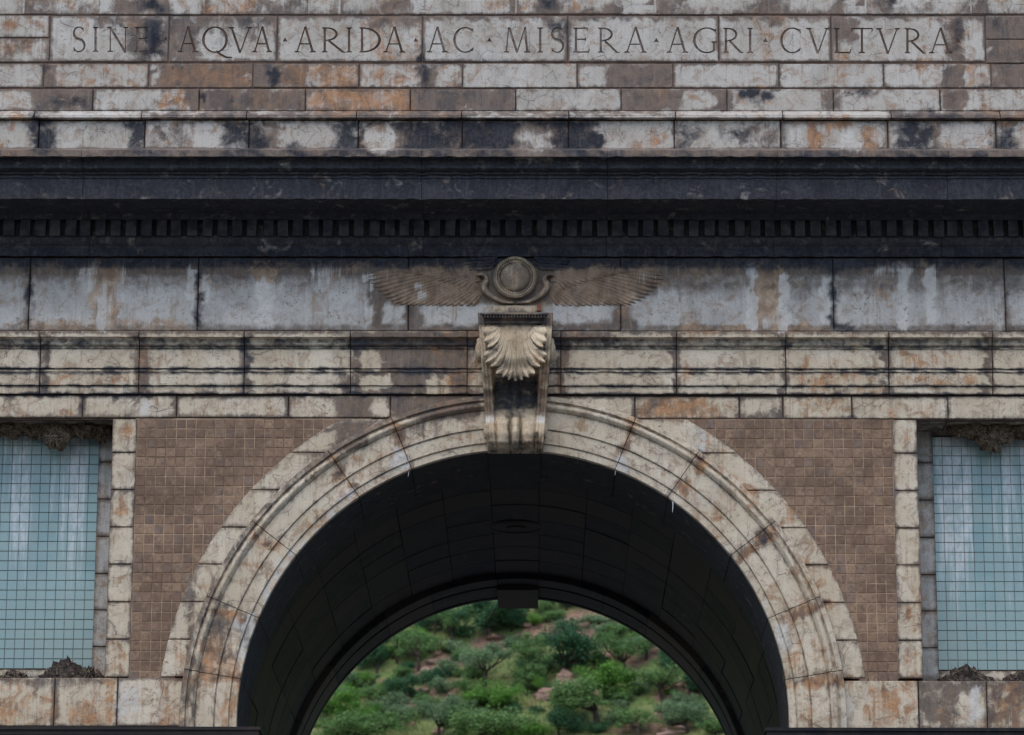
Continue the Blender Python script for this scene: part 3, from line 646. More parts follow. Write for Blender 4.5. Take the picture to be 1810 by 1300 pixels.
# string moulding and plinth under the attic
course('moulding_stone', [(196.5, -.2), (197, .04), (200, .062)]+quarter(200, .062, 206, .105, .018, 4)+[(206.5, .11)]+quarter(206.5, .11, 211.5, .065, .02, 4)+[(212, .05), (212, -.3)], [-330,-120,68,256,440,633,817,1005,1192,1380,1570,1761,1950,2140], 'grey', extra=.7)
row('plinth_stone', 212.5, 290, [-330,-120,68,256,440,633,817,1005,1192,1380,1570,1761,1950,2140], .05, .4, 'grey')
# main cornice
corn = [(262, -.3), (265, .93), (266, .95), (277, .95), (277.5, .90)]
for i in range(9):
    t = i/8; corn.append((278+26*t, .90-.12*t-.035*math.sin(2*math.pi*t)))
corn += [(304.5, .77), (308.5, .77), (309, .745), (312, .745), (312.5, .765), (315, .765), (315.5, .75), (352, .75)]
zs = ZZ(352, .75)
def ysof(p):                                    # survey row of the soffit plane at projection p
    return survey(np.array([(0, -p, zs)]))[1][0]
corn += [(ysof(.72), .72), (ysof(.715)-1.5, .715), (ysof(.30), .30), (ysof(.22), .22), (ysof(.22)+6, .19), (388, .175), (389, .165), (389, .06), (418, .06), (418.5, .10), (421, .10)]
corn += quarter(421, .10, 436, .05, .012, 5)+[(437, .05), (440, .05), (440.5, .065), (453.5, .06), (454, -.3)]
CJ = [-330, -120, 172, 752, 1070, 1360, 1652, 1945, 2140]
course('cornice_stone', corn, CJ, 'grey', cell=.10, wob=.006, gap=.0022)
# dentils
zd0, zd1 = ZZ(417, .15), ZZ(389, .15)
pitch = 26.9*(XX(1000, 400, .15)-XX(900, 400, .15))/100
xd = XX(-10, 400, .15)
dprob = None
k0 = -9
dwid = pitch*.70
for k in range(k0, 78):
    x = xd+k*pitch
    if x+dwid > XR: break
    if dprob is None:
        V, Fc = boxv(-dwid/2, dwid/2, -.155, -.05, 0, zd1-zd0)
        V = [(vx*(.97 if vy < -.1 else 1), vy, vz) for vx, vy, vz in V]
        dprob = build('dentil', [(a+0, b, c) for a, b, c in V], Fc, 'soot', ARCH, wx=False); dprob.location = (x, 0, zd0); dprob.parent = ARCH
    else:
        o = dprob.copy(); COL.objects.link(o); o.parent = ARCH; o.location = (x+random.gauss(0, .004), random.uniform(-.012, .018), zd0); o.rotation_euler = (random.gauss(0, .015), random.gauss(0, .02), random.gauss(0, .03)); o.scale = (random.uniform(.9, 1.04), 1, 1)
# frieze panels
row('frieze_stone', 455, 586, [-330, -246, 52, 350, 722, 1097.5, 1473, 1776, 2070, 2140], .02, .4, 'frieze', base=0)
# architrave: cap mould and three fascias
arch_p = [(586, -.3), (586, .155), (588, .165), (596, .165), (597, .145)]+quarter(597, .145, 606, .105, -.012, 5)+quarter(606, .105, 613, .085, .012, 4)+[(613.5, .078), (616, .078), (616.5, .085), (617, .07), (651.5, .07), (652.5, .045), (654, .058), (657.5, .058), (658.5, .045), (661, .05), (681.5, .05), (682.5, .02), (684, .03), (696.5, .03), (698, .0), (698, -.3)]
course('architrave_stone', arch_p, [-330,-110,80,253,437,623,827,991,1193,1384.5,1564.5,1746,1930,2140], 'cream', extra=.75, ym=640)
# course over the bays
row('stone_block', 699.5, 739.5, [-330,-40,146,312,510,690,848], 0, .72, 'cream')
row('stone_block', 700, 740.5, [972,1122,1307,1384,1506,1676,1860,2140], 0, .72, 'cream')

# ---- archivolt
YC = 0
def ringpt(r, y, a):                             # a measured from the vertical, positive to the right; beyond 90 degrees it runs straight down
    if abs(a) > math.pi/2: return (math.copysign(r, a), y, ZC-(abs(a)-math.pi/2)*R0)
    return (r*math.sin(a), y, ZC+r*math.cos(a))
def u(r): return r*UPX
rp = [(u(591), .25), (u(591), -.02), (u(589), -.10), (u(580), -.115), (u(578), -.088), (u(576.5), -.088)]
for i in range(8):
    t = i/7; rp.append((u(576-13*t), -.088-.034*math.sin(math.pi*t)))
rp += [(u(562), -.068), (u(559.5), -.074), (u(529.5), -.070), (u(528), -.044), (u(526), -.052), (u(503.5), -.05), (u(502), -.025), (u(500), -.032), (u(489.5), -.03), (u(488.5), -.02), (R0, .6), (R0, 1.36), (RV+.02, 1.37)]
rpd = dense(rp, .035)
AJ = [-94.5, -81.6, -68.2, -52.8, -34.6, -22.0, -4.0]
def ringseg(a0, a1, name='voussoir', prof=rpd, mat='cream', yj=0):
    n = max(2, int(abs(a1-a0)/1.6)); g = .0012
    sts = [math.radians(a0)+g+(math.radians(a1-a0)-2*g)*i/n for i in range(n+1)]
    dr = random.uniform(-.003, .003)
    def ex(i, j):
        d = min(j, n-j)*1.6
        r_, y_ = prof[i]
        sof = 1.0 if y_ > .04 else 0
        rp_ = r_/UPX; gv = 0
        for rc, wd_, kk in ((561, 3, .65), (577, 3, .6), (528.5, 2, .55), (502.5, 2, .55)): gv = max(gv, kk*max(0, 1-abs(rp_-rc)/wd_))
        if rp_ > 577.5: gv = max(gv, .62 if a1 <= 0 else .3)
        if rp_ > 563 and a1 <= 0: gv = max(gv, .32)
        return (max(.5*max(0, 1-d/1.2), gv), .14, max(sof, .35*gv if gv > .6 else 0))
    return sweep(name, prof, lambda r, y, a: ringpt(r+dr, y+yj, a), sts, mat, ARCH, ex)
for sg in (-1, 1):
    for a, b in zip(AJ, AJ[1:]):
        if sg < 0: ringseg(a, b)
        else: ringseg(-b, -a)
# centre piece behind the keystone
ringseg(-4, 4)
# stilted foot of the ring down to the impost is below the springing: straight run
# vault stones
nring = 7
for k in range(nring):
    ya = 1.38+(TUN-2.76)*k/nring; yb = 1.38+(TUN-2.76)*(k+1)/nring
    na = 17; off = 0
    edges_ = [-90]+[-90+180*(i+off)/na for i in range(0 if off else 1, na)]+[90]
    for a, b in zip(edges_, edges_[1:]):
        if b-a < 2: continue
        dr = random.uniform(-.006, .006); g = .0011
        m = max(2, int((b-a)/3))
        sts = [math.radians(a)+g+(math.radians(b-a)-2*g)*i/m for i in range(m+1)]
        pr = [(RV+.2, ya+.006), (RV+dr+.008, ya+.006), (RV+dr, ya+.014), (RV+dr, yb-.014), (RV+dr+.008, yb-.006), (RV+.2, yb-.006)]
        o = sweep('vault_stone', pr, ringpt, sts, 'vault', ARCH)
# far ring with its own keystone
fr = [(RV+.3, TUN-1.37), (R0+.01, TUN-1.37), (R0, TUN-1.35), (R0, TUN-.95), (R0+.03, TUN-.93), (R0+.03, TUN-.86), (R0, TUN-.84), (R0, TUN-.22), (R0+.025, TUN-.20), (R0+.025, TUN-.14), (R0, TUN-.12), (R0, TUN-.03), (R0+.01, TUN), (u(503), TUN+.01), (u(503), TUN+.03), (u(530), TUN+.03), (u(530), TUN+.06), (u(585), TUN+.08), (u(585), TUN-.2)]
for a, b in zip([-90.6, -81.6, -68.2, -52.8, -34.6, -22, -5, 5, 22, 34.6, 52.8, 68.2, 81.6], [-81.6, -68.2, -52.8, -34.6, -22, -5, 5, 22, 34.6, 52.8, 68.2, 81.6, 90.6]):
    n = max(2, int((b-a)/2)); sts = [math.radians(a)+.001+(math.radians(b-a)-.002)*i/n for i in range(n+1)]
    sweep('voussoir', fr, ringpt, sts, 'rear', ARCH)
kx0 = -(952-877)/2*UPX/.825*.97
V, Fc = boxv(kx0, -kx0, TUN-.95, TUN+.3, ZC+R0-.062, ZC+R0+.5)
build('rear_keystone', V, Fc, 'vault', ARCH, wx=False)
# boss on the crown of the vault
V = []; Fc = []
nb = 24
for (rr, dz) in ((.36, .03), (.36, -.015), (.30, -.025), (.28, -.015), (.12, -.015), (.10, -.03), (.001, -.035)):
    V += [(rr*math.cos(2*math.pi*i/nb), TUN/2+rr*math.sin(2*math.pi*i/nb), ZC+RV+dz) for i in range(nb)]
for j in range(6): Fc += [(j*nb+i, j*nb+(i+1) % nb, (j+1)*nb+(i+1) % nb, (j+1)*nb+i) for i in range(nb)]
build('ceiling_boss', V, Fc, 'dark', ARCH, wx=False)

# ---- outer ring stones, quoins, spandrel tiles, blue panels
QY = [741, 801, 867, 933, 998.5, 1065, 1131.5, 1198.5]
RO_ = u(630)
def zr(y): return ZZ(y, 0)
def outer_stone(y0, y1, sg):
    z1, z0 = zr(y0)-.004, zr(y1)+.004
    vs = steps(z0, z1, .05, .008); nu = 10
    V = []; E = []; p = random.uniform(0, .006); rimw = random.uniform(.04, .07)
    ri = u(583)
    for j, z in enumerate(vs):
        xo = math.sqrt(max(.0, RO_**2-(z-ZC)**2)); xi = math.sqrt(max(.0, ri**2-(z-ZC)**2))
        for i in range(nu):
            t = i/(nu-1) if 0 < i < nu-1 else (0 if i == 0 else 1)
            x = xo+(xi-xo)*t
            if i == 1: x = xo-.01
            b = i == 0 or j in (0, len(vs)-1)
            V.append((sg*x, -p+(.009 if b else 0), z))
            E.append((.6*max(0, 1-min(abs(xo-x)*1.2, abs(x-u(591)*xi/ri if xi else 0)*1.0, z-z0, z1-z)/rimw),))
    Fc = gridfaces(nu, len(vs)); m = len(vs)
    loop = [i for i in range(nu)]+[j*nu+nu-1 for j in range(1, m)]+[(m-1)*nu+i for i in range(nu-2, -1, -1)]+[j*nu for j in range(m-2, 0, -1)]
    n0 = len(V)
    for i in loop: V.append((V[i][0], .06, V[i][2])); E.append((.8,))
    for k in range(len(loop)): Fc.append((loop[k], n0+k, n0+(k+1) % len(loop), loop[(k+1) % len(loop)]))
    return build('ring_stone', V, Fc, 'cream', ARCH, np.array(E))
for sg in (-1, 1):
    for a, b in zip(QY, QY[1:]): outer_stone(a, b, sg)
ORD = {}
XQ = {}
for sg in (-1, 1):
    if sg < 0: xo, xi = XX(199.5, 741), XX(243, 741); xo = (xo+XX(183.5, 1198))/2; xi = (xi+XX(229, 1197))/2
    else: xo, xi = (XX(1620, 743)+XX(1634, 1205))/2, (XX(1576.5, 743)+XX(1588, 1202))/2
    XQ[sg] = (xo, xi)
    for a, b in zip(QY, QY[1:]):
        block('quoin_stone', min(xo, xi), max(xo, xi), zr(b), zr(a), 0, .66, 'cream', ARCH, rim=random.uniform(.03, .05), rimk=.8, gap=.004)
    # far side of the recess, beyond the picture's edge
    xf = xo+sg*3.1
    for a, b in zip(QY, QY[1:]):
        block('quoin_stone', min(xf, xf+sg*.29), max(xf, xf+sg*.29), zr(b), zr(a), 0, .66, 'cream', ARCH, cell=.12, gap=.004)
    xe = XL if sg < 0 else XR
    if abs(xe) > abs(xf)+.4:
        block('stone_block', min(xf+sg*.29, xe), max(xf+sg*.29, xe), zr(1198), zr(741), 0, .6, 'cream', ARCH, cell=.2)
# base course under the bays
row('stone_block', 1199, 1286, [-330,-120,96,207,330], .01, .68, 'cream', base=0)
row('stone_block', 1202, 1289, [1484,1624,1745,1930,2140], .01, .68, 'cream', base=0)
# impost moulding at the springing, returned into the tunnel
imp = [(-.02, ZZ(1285.5, .22)+.02), (-.22, ZZ(1285.5, .22)), (-.22, ZZ(1291, .22)), (-.20, ZZ(1292, .2)), (-.20, ZZ(1300, .2)), (-.12, ZZ(1318, .12)), (-.12, ZZ(1332, .12)), (-.06, ZZ(1340, .06)), (.2, ZZ(1342, .0))]
ximp = XX(460, 1287, .22)
for sg in (-1, 1):
    xe = XL if sg < 0 else XR
    xin = ximp if sg < 0 else -ximp
    Vp = []; 
    n = len(imp)
    base_p = .22
    for (Y, z) in imp:
        off = (-Y)-base_p                       # less projection -> steps back at the return as well
        Vp.append((xe, Y, z))
    for (Y, z) in imp: Vp.append((xin+sg*(base_p+Y) if Y < 0.1 else xin+sg*.24, Y if Y < .1 else .0, z))
    for (Y, z) in imp: Vp.append((xin+sg*(base_p+Y) if Y < 0.1 else xin+sg*.24, TUN, z))
    Fi = [(j*n+i, (j+1)*n+i, (j+1)*n+i+1, j*n+i+1) for j in range(2) for i in range(n-1)]
    build('impost_moulding', Vp, Fi, 'dark', ARCH, wx=False)

# tile fields
X0 = {-1: XQ[-1][1], 1: XQ[1][1]}
ZT = zr(741.5); ZB = zr(1197.5)
MAT['clay'] = clay(X0[-1], ZT-TP*40); MAT['blue'] = blue()
MAT['clayR'] = clay(X0[1]-TP*40, ZT-TP*40)
def tile_mesh(name, size, mat, bev=.004, th=.012):
    h = size/2
    V = [(-h, th, -h), (h, th, -h), (h, th, h), (-h, th, h), (-h, .004, -h), (h, .004, -h), (h, .004, h), (-h, .004, h), (-h+bev, 0, -h+bev), (h-bev, 0, -h+bev), (h-bev, 0, h-bev), (-h+bev, 0, h-bev)]
    Fc = []
    for a, b in ((0, 4), (4, 8)):
        for i in range(4): Fc.append((a+i, a+(i+1) % 4, b+(i+1) % 4, b+i))
    Fc.append((8, 9, 10, 11))
    me = bpy.data.meshes.new(name); me.from_pydata(V, [], Fc); me.materials.append(MAT[mat]); return me
def tile_field(name, partname, panel, cells, Y, mat, keep, sz):
    """cells: list of (x,z) centres, the first 'keep' as single tiles, the others joined"""
    me = tile_mesh(name, sz, mat)
    for (x, z) in cells[:keep]:
        o = bpy.data.objects.new(name, me); COL.objects.link(o); o.parent = panel
        o.location = (x, Y+random.gauss(0, .0007), z); o.rotation_euler = (random.gauss(0, .008), random.gauss(0, .004), random.gauss(0, .008))
    if len(cells) > keep:
        V = []; Fc = []; bv = [tuple(v.co) for v in me.vertices]; bf = [tuple(q.vertices) for q in me.polygons]
        for (x, z) in cells[keep:]:
            k = len(V); jy = random.gauss(0, .0007)
            V += [(x+a, Y+b+jy, z+c) for a, b, c in bv]; Fc += [tuple(k+i for i in f) for f in bf]
        o = build(partname, V, Fc, mat, panel, wx=False); o['kind'] = 'stuff'
for sg in (-1, 1):
    xi = X0[sg]
    V, Fc = boxv(min(xi, sg*u(300)), max(xi, sg*u(300)), .018, .05, ZB-.02, ZT+.02)
    V = []; Fc = []
    m = 30
    for j in range(m+1):
        z = ZB-.01+(ZT+.01-ZB+.01)*j/m; xa = sg*math.sqrt(max(0, u(605)**2-(z-ZC)**2))
        V += [(xi+sg*.02, .0128, z), (xa, .0128, z)]
    Fc = [(2*j, 2*j+1, 2*j+3, 2*j+2) for j in range(m)]
    panel = build('spandrel_panel', V, Fc, 'grout_brown', ARCH, wx=False)
    cells = []
    for r_ in range(27):
        for c_ in range(24):
            x = xi-sg*TP*(c_+.5); z = ZT-TP*(r_+.5)
            if z-TP/2 < ZB-.05: continue
            far = math.hypot(abs(x)+TP*.42, z-ZC if False else abs(z-ZC)+TP*.42)
            if sg*x < 0 or far < u(629): continue
            cells.append((math.hypot(x, z-ZC), x, z))
    cells.sort(key=lambda q: -q[0])
    cells = [(x, z) for _, x, z in cells]
    tile_field('clay_tile', 'clay_tile_remainder', panel, cells, .008, 'clay' if sg < 0 else 'clayR', 150, TP-.009)
    # blue panel: margin stones and glazed tiles on the back of the recess
    YB = .60
    xo = XQ[sg][0]
    if sg < 0: xp = (XX(175.5, 772, -YB)+XX(163.8, 1183, -YB))/2
    else: xp = (XX(1647, 772, -YB)+XX(1659, 1186, -YB))/2
    zt = ZZ(771.5, -YB); zb = ZZ(1184, -YB)
    xf = xo+sg*3.1
    gb = build('tile_panel', *boxv(min(xp, xf), max(xp, xf), YB+.008, YB+.05, zb, zt), 'grout_blue', ARCH, wx=False)
    # stones of the margin
    mm = [731, 818, 884, 950, 1016, 1080, 1145, 1206]
    for a, b in zip(mm, mm[1:]):
        block('margin_stone', min(xp+sg*.008, xo-sg*.35), max(xp+sg*.008, xo-sg*.35), ZZ(b, -YB), ZZ(a, -YB), -YB+.012, .1, 'frieze', ARCH, rim=.04, rimk=.9, base=.25, gap=.003)
    block('margin_stone', min(xp, xf), max(xp, xf), zt+.008, zr(738)+.1, -YB+.012, .1, 'frieze', ARCH, base=.7)
    for k in range(3):
        xa, xb = xp+sg*1.03*k, xp+sg*1.03*(k+1)
        block('margin_stone', min(xa, xb), max(xa, xb), zr(1200)-.15, zb-.008, -YB+.012, .1, 'cream', ARCH, rim=.03, gap=.002)
    cells = []
    nr = int(round((zt-zb)/TP))
    tpz = (zt-zb)/nr
    for c_ in range(30):
        for r_ in range(nr): cells.append((xp+sg*TP*(c_+.5), zt-tpz*(r_+.5)))
    tile_field('glazed_tile', 'glazed_tile_remainder', gb, cells, YB-.004, 'blue', 150, TP-.0038)
# lime drips hanging from the ring joints
for (px, py, ln) in ((722, 826, .11), (1087.5, 822, .12), (1189, 884, .14), (716, 822, .06), (1084, 820, .05)):
    x, z = W(px, py, .02); nseg = 7
    V = []; Fc = []
    for j in range(5):
        rr = .012*(1-j/4.4)*(1+.3*math.sin(j*2.1)); V += [(x+rr*math.cos(2*math.pi*i/nseg)+.004*math.sin(j), .0+rr*math.sin(2*math.pi*i/nseg), z+.03-ln*1.15*j/4) for i in range(nseg)]
    for j in range(4): Fc += [(j*nseg+i, j*nseg+(i+1) % nseg, (j+1)*nseg+(i+1) % nseg, (j+1)*nseg+i) for i in range(nseg)]
    build('lime_drip', V, Fc, 'chalk', ARCH, wx=False)

# ------------------------------------------------------------------ keystone console
KX = 911.0
def interp(t, pts):
    for (a, b), (c, d) in zip(pts, pts[1:]):
        if t <= c:
            k = (t-a)/(c-a); k = k*k*(3-2*k); return b+(d-b)*k
    return pts[-1][1]
KP = [(553, .44), (575, .47), (600, .50), (630, .485), (655, .42), (680, .31), (705, .235), (728, .215), (736, .225), (750, .29), (765, .31), (780, .285), (790, .22), (798, .10), (802, .02)]
def kp(y): return interp(y, KP)
def khw(y): return 66.5-17.5*(y-555)/242
def console():
    rows = np.linspace(553, 802, 100); cols = np.linspace(-1, 1, 65)
    V = []
    for y in rows:
        for s in cols:
            a = abs(s); p = kp(y)
            if a > .70:                                  # side scroll bands with two fillets
                q = (a-.70)/.30
                p += .028-.026*math.exp(-((q-.36)/.10)**2)-.022*math.exp(-((q-.68)/.09)**2)+.006*q
                if a > .985: p -= .03
            else:
                z1 = min(1, max(0, (y-640)/40)); z2 = min(1, max(0, (y-728)/12)); z3 = max(0, min(1, (800-y)/16))
                lob = 0.0
                if a < .15: lob = math.cos(a/.15*math.pi/2)**.6
                elif a > .19: lob = math.sin(min(1, max(0, (a-.19)/.50))*math.pi)**.55
                p += -.115*z1*(1-z2)+.055*lob*z1*(.75+.75*z2)*(.3+.7*z3)-.045*z2*z3-.085*math.exp(-((a-.17)/.035)**2)*z2*z3
            p = max(p, .135 if y < 790 else .01)
            x, z = W(KX+s*khw(y), y, p)
            V.append((x, -p, z))
    nu, nv = len(cols), len(rows)
    Fc = gridfaces(nu, nv)
    for side in (0, nu-1):
        n0 = len(V)
        for j in range(nv): x, y, z = V[j*nu+side]; V.append((x, .01, z))
        for j in range(nv-1): Fc.append((j*nu+side, (j+1)*nu+side, n0+j+1, n0+j))
    return build('keystone_console', V, Fc, 'warm', ARCH, smooth=True)
KEY = console()
# underside block running back under the ring
kb = [XX(864, 800, .06), XX(955, 800, .06)]
V, Fc = boxv(kb[0], kb[1], -.06, 1.36, ZC+R0-.035, ZC+R0+.1)
build('keystone_soffit', V, Fc, 'dark', KEY, wx=False)
# abacus
ab = [(552, -.02), (553, .60), (556, .60), (557, .575)]+quarter(557, .575, 567, .505, -.012, 6)+[(568, .515), (572, .51), (574, .46), (574, .3)]
pz = dense([(-p, ZZ(y, p)) for (y, p) in ab], .02)
xa, xb = XX(848.5, 556, .6), XX(970.5, 556, .6)
sts = np.linspace(0, 1, 40)
def abpos(y, z, t):
    sh = (-y-.60); k = min(0, sh)*.45            # the mould returns at both ends
    return (xa-k+(xb-xa+2*k)*t, y, z)
sweep('abacus', pz, abpos, sts, 'warm', KEY)
V = []; Fc = []
for i in range(21):                              # little drops under the abacus edge
    x = xa+.05+(xb-xa-.10)*i/20; v, f = boxv(x-.008, x+.008, -.585, -.56, ZZ(561, .57)-.006, ZZ(557, .57)); k = len(V); V += v; Fc += [tuple(k+q for q in g_) for g_ in f]
build('bead_row', V, Fc, 'warm', KEY).__setitem__('kind', 'stuff')
x0, x1 = XX(872, 546, .06), XX(955, 546, .06)
build('step_block', *boxv(x0, x1, -.06, .0, ZZ(554, .06)-.05, ZZ(540.5, .06)), 'warm', KEY)
build('brick_chip', *boxv(XX(949, 543, .09), XX(956, 543, .09), -.10, -.02, ZZ(549, .1), ZZ(538, .1)), 'brick', KEY, wx=False)
def lens_(x, y, z, rx, r, name):                 # volute eye on the flank
    V = []; Fc = []; n = 22
    for (q, dx) in ((1.0, .0), (1.0, .5), (.86, .9), (.78, .72), (.60, .70), (.52, 1.0), (.3, 1.15), (.01, 1.2)):
        V += [(x+dx*rx, y+r*q*math.cos(2*math.pi*i/n), z+r*q*math.sin(2*math.pi*i/n)) for i in range(n)]
    for j in range(7): Fc += [(j*n+i, j*n+(i+1) % n, (j+1)*n+(i+1) % n, (j+1)*n+i) for i in range(n)]
    build(name, V, Fc, 'warm', KEY, smooth=True)
for sg in (-1, 1):
    for (py, p, r, th) in ((620, .27, .135, .05), (762, .16, .085, .03)):
        x, z = W(KX+sg*khw(py), py, p); lens_(x-sg*.005, -p, z, sg*th, r, 'volute')
# acanthus leaf: a domed sheet and many curled fingers
LV, LF = [], []
def finger(path, w0, w1, h, lift, tip=.0, V=LV, Fc=LF, base=None, n=12, closed=True):
    """path in survey pixels; widths in pixels; raised h above base(y)+lift"""
    base = base or (lambda x, y: kp(y))
    P = np.array(path, float); seg = np.concatenate(([0], np.cumsum(np.hypot(*np.diff(P, axis=0).T)))); seg /= seg[-1]
    k0 = len(V); cs = ((-1, -.12), (-.72, .55), (-.3, .95), (0, 1.0), (.3, .95), (.72, .55), (1, -.12))
    cc = np.polyfit(seg, P[:, 0], min(2, len(P)-1)), np.polyfit(seg, P[:, 1], min(2, len(P)-1))
    for j in range(n+1):
        t = j/n; x = np.polyval(cc[0], t); y = np.polyval(cc[1], t)
        dx = np.polyval(np.polyder(cc[0]), t); dy = np.polyval(np.polyder(cc[1]), t); l = math.hypot(dx, dy) or 1
        nx, ny = -dy/l, dx/l
        wd = (w0+(w1-w0)*t)*(1 if t < .78 else max(.12, math.sqrt(max(0, 1-((t-.78)/.22)**2))))
        for (o, hh) in cs:
            xx, yy = x+nx*o*wd, y+ny*o*wd
            p = base(xx, yy)+lift*(1 if t < .99 else .9)+h*hh*(.75+.25*math.sin(math.pi*t))+tip*t*t
            X, Z = W(xx, yy, p); V.append((X, -p, Z))
    m = len(cs)
    for j in range(n):
        for i in range(m-1): Fc.append((k0+j*m+i, k0+j*m+i+1, k0+(j+1)*m+i+1, k0+(j+1)*m+i))
    for i in range(1, m-1): Fc.append((k0+n*m, k0+n*m+i, k0+n*m+i+1))
    # underside so that the finger is solid
    b0 = len(V)
    for j in range(n+1):
        for i in (0, m-1): x, y, z = V[k0+j*m+i]; V.append((x, y+.05, z))
    for j in range(n):
        Fc.append((k0+j*m, k0+(j+1)*m, b0+2*j+2, b0+2*j)); Fc.append((k0+j*m+m-1, b0+2*j+1, b0+2*j+3, k0+(j+1)*m+m-1))
TIPS = [(0,911,673),(.10,899,671),(.22,886,666),(.33,874,656),(.385,881,648),(.43,876,650),(.52,864,645),(.62,857.5,635),(.70,857,622),(.735,868,616),(.78,862,613),(.87,856.5,601),(.94,855.5,589),(1.0,857,576)]
def leafsheet():
    k0 = len(LV); nu, nv = 241, 26
    for i in range(nu):
        uu = -1+2*i/(nu-1); s_ = abs(uu)
        for (a, b) in zip(TIPS, TIPS[1:]):
            if s_ <= b[0]+1e-9:
                q = (s_-a[0])/(b[0]-a[0]); tx = a[1]+(b[1]-a[1])*q; ty = a[2]+(b[2]-a[2])*q; break
        ph = s_*2*math.pi*10.5
        rib = .5+.5*math.cos(ph)
        notch = max(math.exp(-((s_-.385)/.022)**2), math.exp(-((s_-.735)/.022)**2))
        sx, sy = 911-s_*33, 573.0
        cx, cy = sx+1.5, 573+(ty-573)*(.86-.08*s_)
        ext = .955+.075*rib-.20*notch
        clus = 0.0 if s_ < .385 else (.018 if s_ < .735 else .034)
        for j in range(nv):
            t = j/(nv-1)*ext
            x = (1-t)**2*sx+2*t*(1-t)*cx+t*t*tx; y = (1-t)**2*sy+2*t*(1-t)*cy+t*t*ty
            if uu > 0: x = 2*KX-x
            e = math.sin(min(1, t*1.05)*math.pi/2)
            p = kp(y)+.030+clus*t+.034*rib*t**2.2+.006*math.cos(s_*2*math.pi*16)*(1-t)-.075*notch*t**2.5+.06*t**5+.012*math.exp(-(s_/.035)**2)
            if j == nv-1: p -= .022*(1-rib*.4)
            X, Z = W(x, y, p); LV.append((X, -p, Z))
    LF.extend(gridfaces(nv, nu, k0))
    for i in range(nu):                                  # turned-back rim gives the leaf its thickness
        x, y, z = LV[k0+i*nv+nv-1]; LV.append((x, y+.07, z+.004))
    b0 = k0+nu*nv
    for i in range(nu-1): LF.append((k0+i*nv+nv-1, k0+(i+1)*nv+nv-1, b0+i+1, b0+i))
leafsheet()
build('acanthus_leaf', LV, LF, 'warm', KEY, smooth=True)

# ------------------------------------------------------------------ winged disc
def lathe_disc():
    V, Fc = [], []; n = 64; cx, cz = W(910.5, 492, .05); k = UPX
    prof = [(40, -.0), (40, .055), (38.5, .075), (36.5, .075), (35.8, .045), (33.0, .040), (32.2, .066), (30, .075), (28.5, .06), (27.5, .045), (26.5, .05), (25.5, .085), (20, .098), (10, .105), (.1, .107)]
    for r_, p in prof: V += [(cx+r_*k*math.cos(2*math.pi*i/n), -.02-p, cz+r_*k*math.sin(2*math.pi*i/n)) for i in range(n)]
    for j in range(len(prof)-1): Fc += [(j*n+i, j*n+(i+1) % n, (j+1)*n+(i+1) % n, (j+1)*n+i) for i in range(n)]
    return build('winged_disc', V, Fc, 'warm', ARCH, np.tile([.72, .3], (len(V), 1)), smooth=True), cx, cz
DISC, dcx, dcz = lathe_disc()
V, Fc = [], []
for i in range(60):                                # toothed ring
    a = 2*math.pi*i/60; k = UPX; c, s_ = math.cos(a), math.sin(a); q = len(V)
    for p in (.05, .085):
        for (rr, t) in ((33.2, -1), (36.0, -1), (36.0, 1), (33.2, 1)):
            V.append((dcx+rr*k*c-t*.9*k*s_, -.02-p, dcz+rr*k*s_+t*.9*k*c))
    Fc += [(q+4, q+5, q+6, q+7)]+[(q+m_, q+(m_+1) % 4, q+4+(m_+1) % 4, q+4+m_) for m_ in range(4)]
build('tooth_ring', V, Fc, 'warm', DISC).__setitem__('kind', 'stuff')
def cobra(sg):
    pts = [(909, 536), (890, 534.5), (876, 529), (864, 521), (856, 511), (856, 503), (860, 496), (858, 489), (851, 485.5), (842, 487)]
    wd = [2.5, 3.6, 4.6, 5.6, 6.6, 6.6, 5.2, 3.8, 3.6, 2.2]
    V, Fc = [], []
    if sg > 0: pts = [(2*911-x, y) for x, y in pts]
    P = []; Wd = []
    for i in range(len(pts)-1):
        for q in range(4):
            t = q/4; a = pts[max(0, i-1)]; b = pts[i]; c = pts[i+1]; d = pts[min(len(pts)-1, i+2)]
            P.append(tuple(.5*((2*b[m])+(-a[m]+c[m])*t+(2*a[m]-5*b[m]+4*c[m]-d[m])*t*t+(-a[m]+3*b[m]-3*c[m]+d[m])*t**3) for m in (0, 1))); Wd.append(wd[i]+(wd[i+1]-wd[i])*t)
    P.append(pts[-1]); Wd.append(wd[-1]*.5); cs = [(math.cos(a), math.sin(a)) for a in np.linspace(0, math.pi, 8)]
    for i, (x, y) in enumerate(P):
        a = P[max(0, i-1)]; b = P[min(len(P)-1, i+1)]; dx, dy = b[0]-a[0], b[1]-a[1]; l = math.hypot(dx, dy) or 1
        for (o, h) in cs:
            xx, yy = x-dy/l*o*Wd[i], y+dx/l*o*Wd[i]; p = .02+.085*h*min(1, Wd[i]/4)+(.02 if i > 30 else 0)
            X, Z = W(xx, yy, p); V.append((X, -p, Z))
    m = len(cs)
    for j in range(len(P)-1): Fc += [(j*m+i, j*m+i+1, (j+1)*m+i+1, (j+1)*m+i) for i in range(m-1)]
    Fc.append(tuple(range((len(P)-1)*m, len(P)*m)))
    build('cobra', V, Fc, 'warm', DISC, np.tile([.7, .3], (len(V), 1)), smooth=True)
cobra(-1); cobra(1)
flat = lambda x, y: .02
